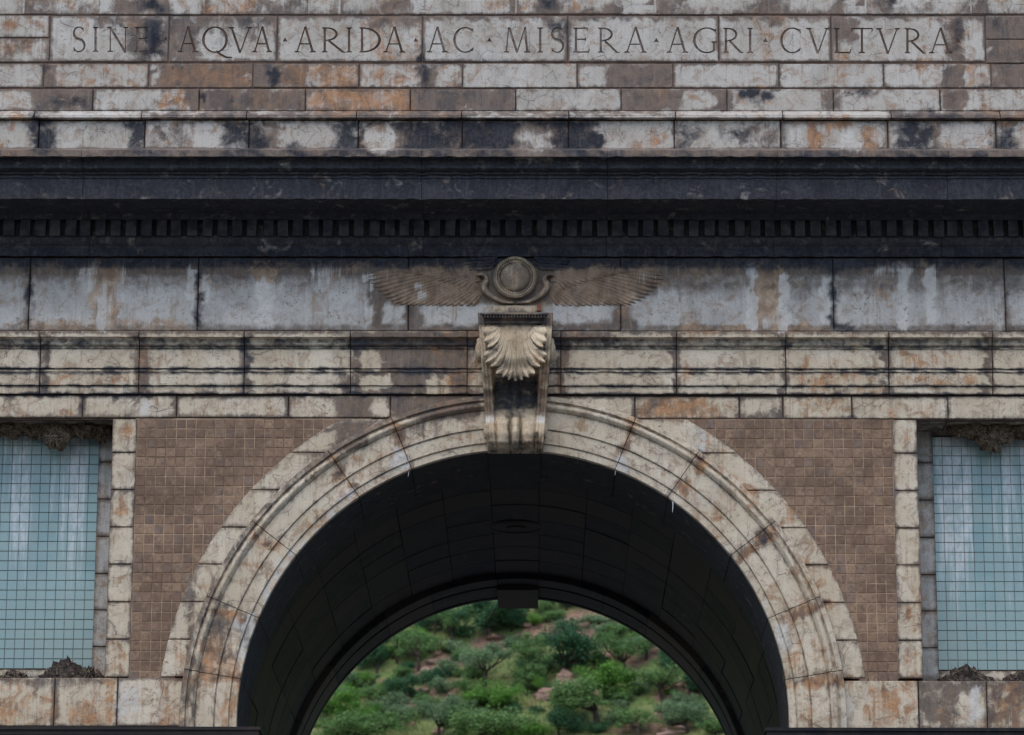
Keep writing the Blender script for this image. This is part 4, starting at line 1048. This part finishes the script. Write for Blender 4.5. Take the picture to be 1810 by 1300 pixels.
for sg in (-1, 1):
    mx = lambda x: x if sg < 0 else 2*910.5-x+2
    tips = [(652,487),(650,494),(656,501),(662,508),(668,515),(675,521),(682,527),(690,532),(699,536),(708,538.5),(718,540),(729,540),(740,540),(752,540.5),(764,540.5),(776,541),(788,541),(800,541),(812,541),(824,541),(836,540)]
    for i, (tx, ty) in enumerate(tips):
        t = i/(len(tips)-1)
        rx = 815+38*t**.8; ry = 474+44*t**1.2
        V, Fc = [], []
        finger([(mx(rx), ry), (mx((rx+tx)/2), (ry+ty)/2-(5*(1-t))), (mx(tx), ty)], 2.2, 4.9, .012, .003, .002, V, Fc, flat, 12)
        build('feather', V, Fc, 'frieze', DISC, np.tile([random.uniform(.25, .7), random.uniform(.6, 1.1)], (len(V), 1)), smooth=True)
    for i in range(13):                            # shorter coverts above
        t = i/12; V, Fc = [], []
        tx, ty = 700+125*t, 481+32*t**1.4
        finger([(mx(838+12*t), 470+26*t), (mx((838+tx)/2), (470+26*t+ty)/2-3), (mx(tx), ty)], 2.2, 4.0, .010, .012, .002, V, Fc, flat, 9)
        build('feather', V, Fc, 'frieze', DISC, np.tile([random.uniform(.4, .85), random.uniform(.5, 1.0)], (len(V), 1)), smooth=True)
    V, Fc = [], []
    for r_ in range(4):                            # scale pattern at the wing root
        for c_ in range(9-r_):
            x = 874-c_*6.4-r_*1.5-(3.2 if r_ % 2 else 0); y = 457+r_*5.6+c_*.35
            finger([(mx(x+5), y-2), (mx(x), y), (mx(x-5), y+2.5)], 2.8, 3.4, .012, .020-.002*r_, .003, V, Fc, flat, 5)
    build('scale_row', V, Fc, 'frieze', DISC, np.tile([1.2, .2], (len(V), 1)), smooth=True)['kind'] = 'stuff'

# ------------------------------------------------------------------ nests and droppings
def lump(name, lumps, mat, label, cat, group, straws=0, spiky=.0, seed=0):
    """lumps: list of (x,y,z,rx,ry,rz)"""
    rr = random.Random(seed); V, Fc = [], []
    for (x, y, z, a, b, c) in lumps:
        k = len(V); nu, nv = 18, 11; ph = [rr.uniform(0, 6.28) for _ in range(6)]
        for j in range(nv):
            v = math.pi*j/(nv-1)
            for i in range(nu):
                q = 2*math.pi*i/nu
                s = 1+.14*math.sin(3*q+ph[0]+2*v)+.12*math.sin(5*v+ph[1]+q)+.09*math.sin(7*q+ph[2]-3*v)+rr.gauss(0, .07+spiky)*math.sin(v)
                V.append((x+a*s*math.sin(v)*math.cos(q), y+b*s*math.sin(v)*math.sin(q), z+c*s*math.cos(v)))
        for j in range(nv-1): Fc += [(k+j*nu+i, k+j*nu+(i+1) % nu, k+(j+1)*nu+(i+1) % nu, k+(j+1)*nu+i) for i in range(nu)]
    o = build(name, V, Fc, mat, None, wx=False)
    tag(o, label, cat, group)
    straws = int(straws*1.3)
    if straws:
        V, Fc = [], []
        for _ in range(straws):
            x, y, z, a, b, c = rr.choice(lumps)
            q, v = rr.uniform(0, 6.28), rr.uniform(.3, 2.8)
            d = Vector((math.sin(v)*math.cos(q), -abs(math.sin(v)*math.sin(q)), math.cos(v)))
            P = Vector((x+a*d.x, y+b*d.y, z+c*d.z))
            t = Vector((rr.gauss(0, 1), rr.gauss(0, .5), rr.gauss(0, 1)-.25)).normalized(); l = rr.uniform(.03, .10); wv = t.cross(d).normalized()*.005
            k = len(V); V += [tuple(P-t*l*.5-wv), tuple(P-t*l*.5+wv), tuple(P+t*l+d*.012)]; Fc.append((k, k+1, k+2))
        s_ = build('straw', V, Fc, 'straw', o, wx=False); s_['kind'] = 'stuff'
    return o
def L_(px, py, Y, rx, ry, rz): x, z = W(px, py, -Y); return (x, Y, z-rz*.0012, rx*.0068, ry*1.1, rz*.0076)
NG = 'bird nests under the lintels'
lump('bird_nest', [L_(12,752,.40,24,.16,12), L_(34,752,.42,20,.15,13), L_(25,764,.36,12,.08,8)], 'nest', 'wide dark nest under the left lintel at the picture edge', 'nest', NG, 90, 0, 1)
lump('bird_nest', [L_(103,766,.34,21,.13,19), L_(98,752,.38,22,.14,10)], 'nest', 'round ball shaped straw nest hanging over the left blue tile panel', 'nest', NG, 260, .02, 2)
lump('bird_nest', [L_(66,755,.44,22,.14,13), L_(75,760,.40,14,.1,9)], 'nest', 'flat dark nest left of the ball shaped straw nest', 'nest', NG, 60, .02, 3)
lump('bird_nest', [L_(150,757,.40,22,.14,12), L_(140,760,.38,14,.1,9)], 'nest', 'low ragged nest right of the ball shaped straw nest', 'nest', NG, 110, .03, 4)
lump('bird_nest', [L_(184,756,.44,14,.12,14), L_(178,768,.44,9,.08,10)], 'nest', 'small dark nest in the top corner of the left recess', 'nest', NG, 40, .02, 5)
lump('bird_nest', [L_(1697,752,.40,26,.14,11), L_(1722,756,.38,28,.15,14), L_(1700,762,.36,14,.1,8)], 'nest', 'broad dark nest under the right lintel beside the recess corner', 'nest', NG, 150, .02, 6)
lump('bird_nest', [L_(1752,768,.36,20,.13,20), L_(1768,762,.37,22,.13,17)], 'nest', 'drooping ragged nest hanging over the right blue tile panel', 'nest', NG, 220, .03, 7)
lump('bird_nest', [L_(1800,755,.40,24,.15,14), L_(1822,756,.4,20,.15,13)], 'nest', 'dark nest under the right lintel at the picture edge', 'nest', NG, 60, .02, 8)
DG = 'droppings heaped on the recess sills'
def heap(px, wpx, ypk, label, seed):
    Y = .42; zs_ = ZZ(1200 if px < 900 else 1203, -Y)-.02; rr = random.Random(seed); ls = []
    for i in range(5):
        f = (i-2)/2.2; hgt_ = (1196-ypk)*.0061*(1-.55*abs(f))*rr.uniform(.8, 1.15)
        ls.append((XX(px+f*wpx*.42, 1190, -Y), Y+rr.uniform(-.05, .05), zs_, wpx*.0061*.24, .12, hgt_))
    lump('dropping_heap', ls, 'dung', label, 'droppings', DG, 90, .015, seed)
heap(120, 76, 1162, 'large dark heap of droppings at the foot of the left blue panel', 11)
heap(164, 30, 1172, 'narrow dark heap in the bottom corner of the left recess', 12)
heap(24, 44, 1178, 'small low dark heap at the left end of the left sill', 13)
heap(1706, 76, 1166, 'wide dark heap of droppings at the foot of the right blue panel', 14)
heap(1800, 50, 1180, 'low dark heap at the right end of the right sill', 15)

# ------------------------------------------------------------------ vegetation on the hill
def leafmat(name, c1, c2, c3):
    n = NT(name); a = n.noise(n.pos, 1.3, 3, .5); b = n.noise(n.pos, 9, 2, .5)
    c = n.mix(n.ss(a, .35, .65), c1, c2); c = n.mix(n.ss(b, .45, .7, 0, .7), c, c3)
    c = n.mix(n.math('MULTIPLY', n.rand(), .3), c, c3)
    d = n.t.nodes.new('ShaderNodeBsdfDiffuse'); tr = n.t.nodes.new('ShaderNodeBsdfTranslucent'); mx = n.t.nodes.new('ShaderNodeMixShader'); mx.inputs[0].default_value = .3
    n.put(d.inputs[0], c); n.put(tr.inputs[0], c); n.t.links.new(d.outputs[0], mx.inputs[1]); n.t.links.new(tr.outputs[0], mx.inputs[2]); n.t.links.new(mx.outputs[0], n.out.inputs[0])
    return n.m
MAT['leaf_dark'] = leafmat('dark_green_leaf', (.045, .115, .068), (.065, .15, .078), (.10, .20, .09))
MAT['leaf_mid'] = leafmat('mid_green_leaf', (.115, .22, .085), (.155, .27, .10), (.205, .32, .12))
MAT['leaf_bright'] = leafmat('bright_green_leaf', (.11, .265, .06), (.155, .32, .07), (.21, .38, .09))
MAT['leaf_pale'] = leafmat('pale_green_leaf', (.145, .24, .13), (.185, .28, .15), (.235, .325, .175))
MAT['bark'] = plain('dark_bark', (.028, .022, .018), (.065, .05, .04), 8)
MAT['grass'] = leafmat('dry_green_grass', (.13, .19, .06), (.19, .22, .08), (.28, .25, .12))
def crown_mesh(name, kind, seed, mat):
    rr = random.Random(seed); V, Fc = [], []
    if kind == 'round': nc, n_per, h0, hh, size, fl = 60, 105, .50, .44, .024, 1.6
    elif kind == 'airy': nc, n_per, h0, hh, size, fl = 44, 80, .60, .32, .022, 1.5
    elif kind == 'tall': nc, n_per, h0, hh, size, fl = 66, 95, .78, .72, .025, 1.25
    else: nc, n_per, h0, hh, size, fl = 40, 100, .27, .27, .030, 1.4       # shrub
    cl = []
    lobes = [(rr.uniform(-.30, .30), rr.uniform(-.30, .30), rr.uniform(-.6, .75), rr.uniform(.38, .68)) for _ in range(5 if kind != 'tall' else 7)]
    for i in range(nc):
        L = rr.choice(lobes)
        while True:
            x, y, z = rr.uniform(-1, 1), rr.uniform(-1, 1), rr.uniform(-1, 1); q = math.sqrt(x*x+y*y+z*z)
            if .35 < q < 1: break
        lob = 1+.25*math.sin(3*math.atan2(y, x)+seed)+.12*math.sin(5*z+seed*2)
        x, y, z = L[0]/.42+x*L[3], L[1]/.42+y*L[3], L[2]+z*L[3]
        cl.append((x*.40*lob, y*.40*lob, h0+z*hh*.8, rr.choice((.06, .08, .1, .13, .17))))
    for (cx, cy, cz, cr) in cl:
        for k in range(n_per):
            while True:
                d = Vector((rr.gauss(0, 1), rr.gauss(0, 1), rr.gauss(0, 1)))
                if d.length > .1: break
            d.normalize(); r_ = cr*rr.uniform(.45, 1.12)
            P = Vector((cx, cy, cz))+Vector((d.x*r_*1.15, d.y*r_*1.15, d.z*r_*fl*.85))
            nrm = (d*.7+Vector((rr.gauss(0, .6), rr.gauss(-.2, .6), rr.gauss(.25, .5)))).normalized()
            a = nrm.orthogonal().normalized(); a.rotate(Matrix.Rotation(rr.uniform(0, 6.28), 3, nrm)); b = nrm.cross(a)
            s = size*rr.uniform(.6, 1.25); k0 = len(V)
            V += [tuple(P-a*s), tuple(P+b*s*.45), tuple(P+a*s), tuple(P-b*s*.45)]; Fc.append((k0, k0+1, k0+2, k0+3))
    me = bpy.data.meshes.new(name); me.from_pydata(V, [], Fc); me.materials.append(MAT[mat]); return me, cl
def trunk_mesh(kind, cl, seed):
    rr = random.Random(seed+99); V, Fc = [], []
    def limb(a, b, r0_, r1_, bend=.05):
        a, b = Vector(a), Vector(b); n = 7; m = 5; k = len(V); d = (b-a).normalized(); s = d.orthogonal().normalized(); t = d.cross(s)
        bx = Vector((rr.uniform(-1, 1), rr.uniform(-1, 1), rr.uniform(-.5, .5)))*bend
        for j in range(m):
            q = j/(m-1); c = a.lerp(b, q)+bx*math.sin(math.pi*q); r_ = r0_+(r1_-r0_)*q
            V.extend(tuple(c+s*r_*math.cos(2*math.pi*i/n)+t*r_*math.sin(2*math.pi*i/n)) for i in range(n))
        for j in range(m-1): Fc.extend((k+j*n+i, k+j*n+(i+1) % n, k+(j+1)*n+(i+1) % n, k+(j+1)*n+i) for i in range(n))
    th = {'round': .22, 'airy': .30, 'tall': .25, 'shrub': .06}[kind]
    nt_ = 1 if kind != 'shrub' else 3
    for q in range(nt_):
        top = (rr.uniform(-.05, .05), rr.uniform(-.05, .05), th); limb((rr.uniform(-.03, .03), rr.uniform(-.03, .03), -.08), top, .036 if nt_ == 1 else .018, .026 if nt_ == 1 else .014)
        for c in rr.sample(cl, 9 if kind != 'shrub' else 4): limb(top, c[:3], .018, .005, .06)
    me = bpy.data.meshes.new('trunk'); me.from_pydata(V, [], Fc); me.materials.append(MAT['bark']); return me
LIB = {}
def plant(kind, mat, var):
    key = (kind, mat, var)
    if key not in LIB:
        me, cl = crown_mesh('crown', kind, var*13+len(LIB)*7+3, mat); LIB[key] = (me, trunk_mesh(kind, cl, var*5+len(LIB)))
    return LIB[key]
HT = {'round': 1.0, 'airy': .93, 'tall': 1.55, 'shrub': .56}
def tree(px, py, wpx, hpx, kind, mat, label, group=None, name=None, cat=None, var=0):
    x, y, z, t = on_hill(px, py); sc = wpx*t/F
    me, tm = plant(kind, mat, var)
    nm = name or {'round': 'broadleaf_tree', 'airy': 'thorn_tree', 'tall': 'broadleaf_tree', 'shrub': 'shrub'}[kind]
    e = empty(nm, (x, y, z)); e.rotation_euler.z = random.uniform(0, 6.28)
    e.scale = (sc, sc, hpx*t/F/HT[kind])
    tag(e, label, cat or ('shrub' if kind == 'shrub' else 'tree'), group)
    for n_, m_ in (('trunk', tm), ('crown', me)):
        o = bpy.data.objects.new(n_, m_); COL.objects.link(o); o.parent = e
TG = 'trees on the hillside beyond the arch'; SG = 'shrubs on the hillside beyond the arch'
TR = [
 (868,1128,108,74,'round','dark','broad dark green tree under the rear keystone at the top of the opening'),
 (800,1140,50,58,'airy','mid','slender mid green tree left of the broad dark tree at the top'),
 (768,1122,60,58,'round','dark','dark tree close against the upper left rim of the opening'),
 (742,1186,82,66,'airy','mid','thin stemmed thorn tree above the flat pink rocks at upper left'),
 (668,1192,66,52,'round','dark','dark bushy tree against the left rim above the pale shrubs'),
 (704,1172,56,44,'airy','mid','small loose tree between the dark bush and the thorn tree at upper left'),
 (717,1240,64,44,'round','dark','compact dark round tree beside the two small pale boulders'),
 (858,1214,96,60,'airy','pale','pale open thorn tree with bent bare limbs at the middle of the slope'),
 (931,1232,66,100,'tall','mid','tall mid green tree at the centre of the slope'),
 (1003,1200,100,92,'round','dark','large dark round tree right of the tall central tree'),
 (1106,1196,86,66,'airy','mid','thorn tree with a clear dark trunk at upper right'),
 (1062,1240,98,66,'round','bright','bright green tree directly right of the big split boulder'),
 (1056,1288,140,74,'airy','mid','wide flat topped thorn tree at the lower right centre'),
 (1166,1242,88,56,'airy','mid','spreading thorn tree near the right rim at mid height'),
 (872,1266,86,62,'round','bright','bright round tree at the lower middle of the opening'),
 (860,1322,118,74,'round','mid','mid green tree at the bottom edge below the bright round tree'),
 (598,1276,86,52,'round','bright','vivid yellow green tree by the lower left rim'),
 (640,1316,130,58,'round','mid','broad mid green tree at the bottom left corner of the opening'),
 (776,1312,84,70,'airy','pale','sparse pale thorn tree with bare lower branches at bottom left'),
 (936,1314,62,40,'round','bright','small vivid green tree at the bottom centre'),
 (990,1304,66,56,'round','dark','dark tree between the small vivid tree and the wide thorn tree at bottom'),
 (954,1234,28,46,'tall','bright','narrow creeper clad sapling just left of the big split boulder'),
 (1196,1196,56,54,'round','dark','dark tree touching the upper right rim'),
 (1222,1240,60,60,'round','dark','dark tree touching the right rim lower down'),
 (640,1292,70,44,'round','bright','yellow green tree behind the broad bottom left tree'),
 (1140,1170,60,44,'airy','pale','pale loose tree between the upper right thorn tree and the rim'),
 (962,1090,50,40,'round','mid','small mid green tree right of the rear keystone'),
 (905,1118,54,46,'round','dark','dark tree just below the rear keystone'),
 (1000,1082,60,34,'round','dark','dark tree on the skyline side right of the keystone'),
 (1215,1296,84,46,'airy','pale','pale thorn tree at the lower right rim'),
 (1130,1306,86,50,'airy','mid','mid green thorn tree at bottom right beside the flat rock'),
 (690,1290,70,44,'airy','pale','pale thorn tree left of the sparse one at bottom left'),
 (820,1240,50,34,'airy','mid','small thorn tree left of the bright round tree'),
]
for i, (px, py, wp, hp, kd, mt, lb) in enumerate(TR):
    tree(px, py, wp*1.3, hp*1.15, kd, 'leaf_'+mt, lb, TG, var=i % 3)
LM = [(868,1105,'the broad dark tree under the rear keystone'),(717,1225,'the compact dark round tree'),(762,1176,'the flat pink boulder'),(931,1190,'the tall central tree'),(1003,1165,'the large dark round tree'),(1106,1170,'the clear trunked thorn tree'),(1062,1215,'the bright tree by the split boulder'),(982,1236,'the long slab boulder'),(1056,1262,'the wide flat topped thorn tree'),(872,1245,'the bright round tree'),(598,1255,'the vivid tree by the left rim'),(858,1190,'the bent limbed pale thorn tree'),(1166,1220,'the spreading thorn tree at right'),(788,1220,'the small rounded boulder'),(742,1160,'the thin stemmed thorn tree'),(640,1290,'the broad tree in the bottom left'),(1190,1296,'the broad rock at bottom right'),(768,1105,'the dark tree at the upper left rim'),(668,1172,'the dark bush at the left rim'),(990,1282,'the dark tree at bottom centre'),(776,1288,'the sparse thorn tree at bottom left'),(1215,1280,'the pale tree at the right rim'),(800,1118,'the slender tree at upper left')]
USED = set()
def beside(px, py):
    for (d, lx, ly, r_) in sorted((math.hypot(px-lx, py-ly), lx, ly, r_) for lx, ly, r_ in LM):
        dx, dy = px-lx, py-ly
        h = '' if abs(dx) < .4*abs(dy) else ('left' if dx < 0 else 'right'); v = '' if abs(dy) < .4*abs(dx) else ('above' if dy < 0 else 'below')
        w_ = {('left', ''): 'left of', ('right', ''): 'right of', ('', 'above'): 'above', ('', 'below'): 'below', ('left', 'above'): 'up to the left of', ('right', 'above'): 'up to the right of', ('left', 'below'): 'down to the left of', ('right', 'below'): 'down to the right of'}[(h, v)]
        if (w_, r_) not in USED:
            USED.add((w_, r_)); return f'{w_} {r_}'
SH = [(640,1222,60,26,'pale'),(610,1240,50,24,'pale'),(665,1240,44,22,'mid'),(700,1262,56,26,'pale'),(745,1210,44,22,'pale'),(790,1192,50,22,'pale'),(828,1172,52,22,'mid'),(870,1160,44,18,'pale'),(905,1150,40,18,'pale'),(790,1228,46,22,'pale'),(815,1262,52,26,'pale'),(960,1142,44,18,'pale'),(1010,1118,56,18,'pale'),(1060,1106,50,18,'pale'),(1090,1128,44,20,'mid'),(1040,1150,40,20,'pale'),(1150,1210,44,22,'mid'),(1180,1272,56,26,'pale'),(1110,1250,50,24,'mid'),(1230,1270,60,26,'pale'),(1010,1252,34,18,'mid'),(900,1262,36,22,'dark'),(745,1272,50,26,'pale'),(580,1262,50,26,'bright'),(590,1300,60,26,'mid'),(1265,1300,60,28,'mid'),(1090,1282,44,22,'pale'),(720,1200,36,18,'mid'),(980,1100,50,20,'mid'),(1085,1092,40,16,'pale'),(830,1128,34,16,'mid'),(1130,1140,36,18,'mid'),(940,1180,40,20,'pale'),(760,1150,40,20,'mid'),(1055,1180,36,18,'mid'),(1200,1250,44,22,'pale')]
r2 = random.Random(23)
for i in range(85):
    py = r2.uniform(1085, 1300); hwx = 368*math.sqrt(max(0, 1-((1300-py)/243)**2)); wq = r2.uniform(22, 46)
    pxx = r2.uniform(914-hwx, 914+hwx)
    if py < 1115 and 960 < pxx < 1090: continue
    SH.append((pxx, py, wq, wq*.5, r2.choice(['pale', 'pale', 'mid', 'bright', 'dark'])))
for i, (px, py, wp, hp, mt) in enumerate(SH):
    tree(px, py, wp*1.2, hp*1.2, 'shrub', 'leaf_'+mt, f'{mt} green shrub {beside(px, py)}', SG, var=i % 3)
def rockmat():
    n = NT('pinkish_quartzite'); P = n.pos; a = n.noise(P, .9, 6, .65); b = n.noise(n.vec(P, (.8, .8, 3.2)), 2.2, 7, .74, .6)
    c = n.mix(n.ss(a, .35, .62), (.40, .245, .185), (.27, .19, .16)); c = n.mix(n.ss(b, .5, .68, 0, .75), c, (.10, .075, .07)); c = n.mix(n.ss(n.noise(P, 6, 4, .6), .58, .7, 0, .6), c, (.44, .37, .32))
    return n.done(c, .9, n.bump(n.math('ADD', a, b), .8, .1))
MAT['rock'] = rockmat()
def rock_mesh(seed):
    rr = random.Random(seed); V, Fc = [], []; nu, nv = 14, 9
    planes = [(Vector((rr.gauss(0, 1), rr.gauss(0, 1), rr.gauss(0, .7))).normalized(), rr.uniform(.42, .85)) for _ in range(13)]
    for j in range(nv):
        v = math.pi*j/(nv-1)
        for i in range(nu):
            q = 2*math.pi*i/nu; d = Vector((math.sin(v)*math.cos(q), math.sin(v)*math.sin(q), math.cos(v))); r_ = 1.0
            for n_, k in planes:
                dd = d.dot(n_)
                if dd > .05: r_ = min(r_, k/dd)
            r_ *= rr.uniform(.9, 1.08)*(1-.16*(j % 3 == 1)); V.append(tuple(d*r_))
    for j in range(nv-1): Fc += [(j*nu+i, j*nu+(i+1) % nu, (j+1)*nu+(i+1) % nu, (j+1)*nu+i) for i in range(nu)]
    me = bpy.data.meshes.new('rock'); me.from_pydata(V, [], Fc); me.materials.append(MAT['rock']); return me
RM = [rock_mesh(i) for i in range(6)]
RK = [(1000,1208,52,30,'big upright boulder of the split pair beside the bright green tree'),(982,1236,78,26,'long slab boulder below the upright one beside the bright green tree'),
 (1088,1172,44,20,'tan boulder below the upper right thorn tree'),(1148,1144,28,16,'orange tinted boulder near the upper right rim'),(762,1176,44,16,'flat pink boulder under the thorn tree at upper left'),(775,1160,26,12,'upper flat boulder above the pink one at upper left'),
 (752,1190,38,14,'low boulder just under the flat pink one at upper left'),(682,1212,24,14,'pale boulder left of the compact dark tree'),(752,1228,24,11,'small pale boulder right of the compact dark tree'),(788,1220,18,15,'small rounded pale boulder at the left middle'),(798,1232,30,12,'grey slab right of the small rounded pale boulder'),
 (1190,1298,90,26,'broad pale rock at the bottom right edge of the opening'),(775,1298,34,14,'pale boulder at the bottom left behind the sparse thorn tree'),(1166,1276,34,20,'dark fissured boulder right of the wide thorn tree'),(1200,1222,34,16,'brown boulder by the right rim'),
 (760,1150,24,14,'brown boulder on the upper left slope'),(854,1148,20,12,'reddish boulder on the bare strip at the upper middle'),(880,1132,56,9,'thin rock ledge below the broad dark tree'),(930,1110,40,10,'thin rock ledge below the rear keystone'),(1062,1116,30,12,'pinkish boulder on the bare upper right slope'),(1010,1100,34,9,'flat ledge on the bare upper right slope')]
for i, (px, py, wp, hp, lb) in enumerate(RK):
    x, y, z, t = on_hill(px, py); k = t/F*.55
    o = bpy.data.objects.new('boulder', RM[i % 6]); COL.objects.link(o); o.location = (x, y, z+hp*k*.25); o.scale = (wp*k, wp*k*.8, hp*k*1.2); o.rotation_euler = (random.uniform(-.2, .2), random.uniform(-.25, .1), random.uniform(-.4, .4))
    tag(o, lb, 'boulder', 'boulders on the hillside')
rr = random.Random(5)
USED.clear()
for i in range(42):                                # loose stones
    px, py = rr.uniform(600, 1240), rr.uniform(1090, 1295)
    x, y, z, t = on_hill(px, py); k = t/F*.5; s = rr.uniform(7, 17)
    o = bpy.data.objects.new('stone', RM[i % 6]); COL.objects.link(o); o.location = (x, y, z+s*k*.2); o.scale = (s*k, s*k, s*k*.7); o.rotation_euler = (0, 0, rr.uniform(0, 6))
    tag(o, 'loose pinkish stone ' + beside(px, py), 'stone', 'loose stones on the slope')
# grass tufts
V, Fc = [], []
rr = random.Random(17)
for i in range(30000):
    x, y = rr.uniform(-19, 19), rr.uniform(208, 258)
    if math.sin(x*.5+y*.23)+math.sin(y*.41-x*.31+1)+rr.uniform(-1.2, 1.2) < -.7: continue
    if bare(x, y) > rr.uniform(.1, .6): continue
    z = hgt(x, y)
    for b in range(3):
        a = rr.uniform(0, 6.28); l = rr.uniform(.15, .42); wv = rr.uniform(.015, .035); lean = rr.uniform(.05, .25)
        c, s_ = math.cos(a), math.sin(a); ox, oy = rr.gauss(0, .1), rr.gauss(0, .1); k = len(V)
        V += [(x+ox-c*wv, y+oy-s_*wv, z-.03), (x+ox+c*wv, y+oy+s_*wv, z-.03), (x+ox+lean*rr.uniform(-1, 1), y+oy+lean*rr.uniform(-1, 1), z+l)]; Fc.append((k, k+1, k+2))
gr = build('grass', V, Fc, 'grass', wx=False); gr['kind'] = 'stuff'

# scrub that carries the slope on to both sides of what shows through the arch
V, Fc = [], []
rr = random.Random(31); libs = [v for v in LIB.values()]
cache = [([tuple(v.co) for v in m.vertices][:4*1600], m.materials[0]) for m, _ in libs]
by = {}
n_ = 0
while n_ < 110:
    x, y = rr.uniform(-60, 60), rr.uniform(200, 290)
    px, py = survey(np.array([(x, y, hgt(x, y)+1.5)])); px, py = px[0], py[0]
    if 470 < px < 1350 and 1000 < py < 1420: continue
    n_ += 1; vs, mt = rr.choice(cache); V, Fc = by.setdefault(mt.name, ([], []))
    z = hgt(x, y); sc = rr.uniform(2.2, 5.0); a = rr.uniform(0, 6.28); c, s_ = math.cos(a), math.sin(a); k = len(V)
    V += [(x+(p*c-q*s_)*sc, y+(p*s_+q*c)*sc, z+r_*sc*.75) for p, q, r_ in vs]  # low crowns
    Fc += [(k+i, k+i+1, k+i+2, k+i+3) for i in range(0, len(vs)-3, 4)]
for nm, (V, Fc) in by.items():
    o = build('hillside_scrub', V, Fc, bpy.data.materials[nm], wx=False); o['kind'] = 'stuff'
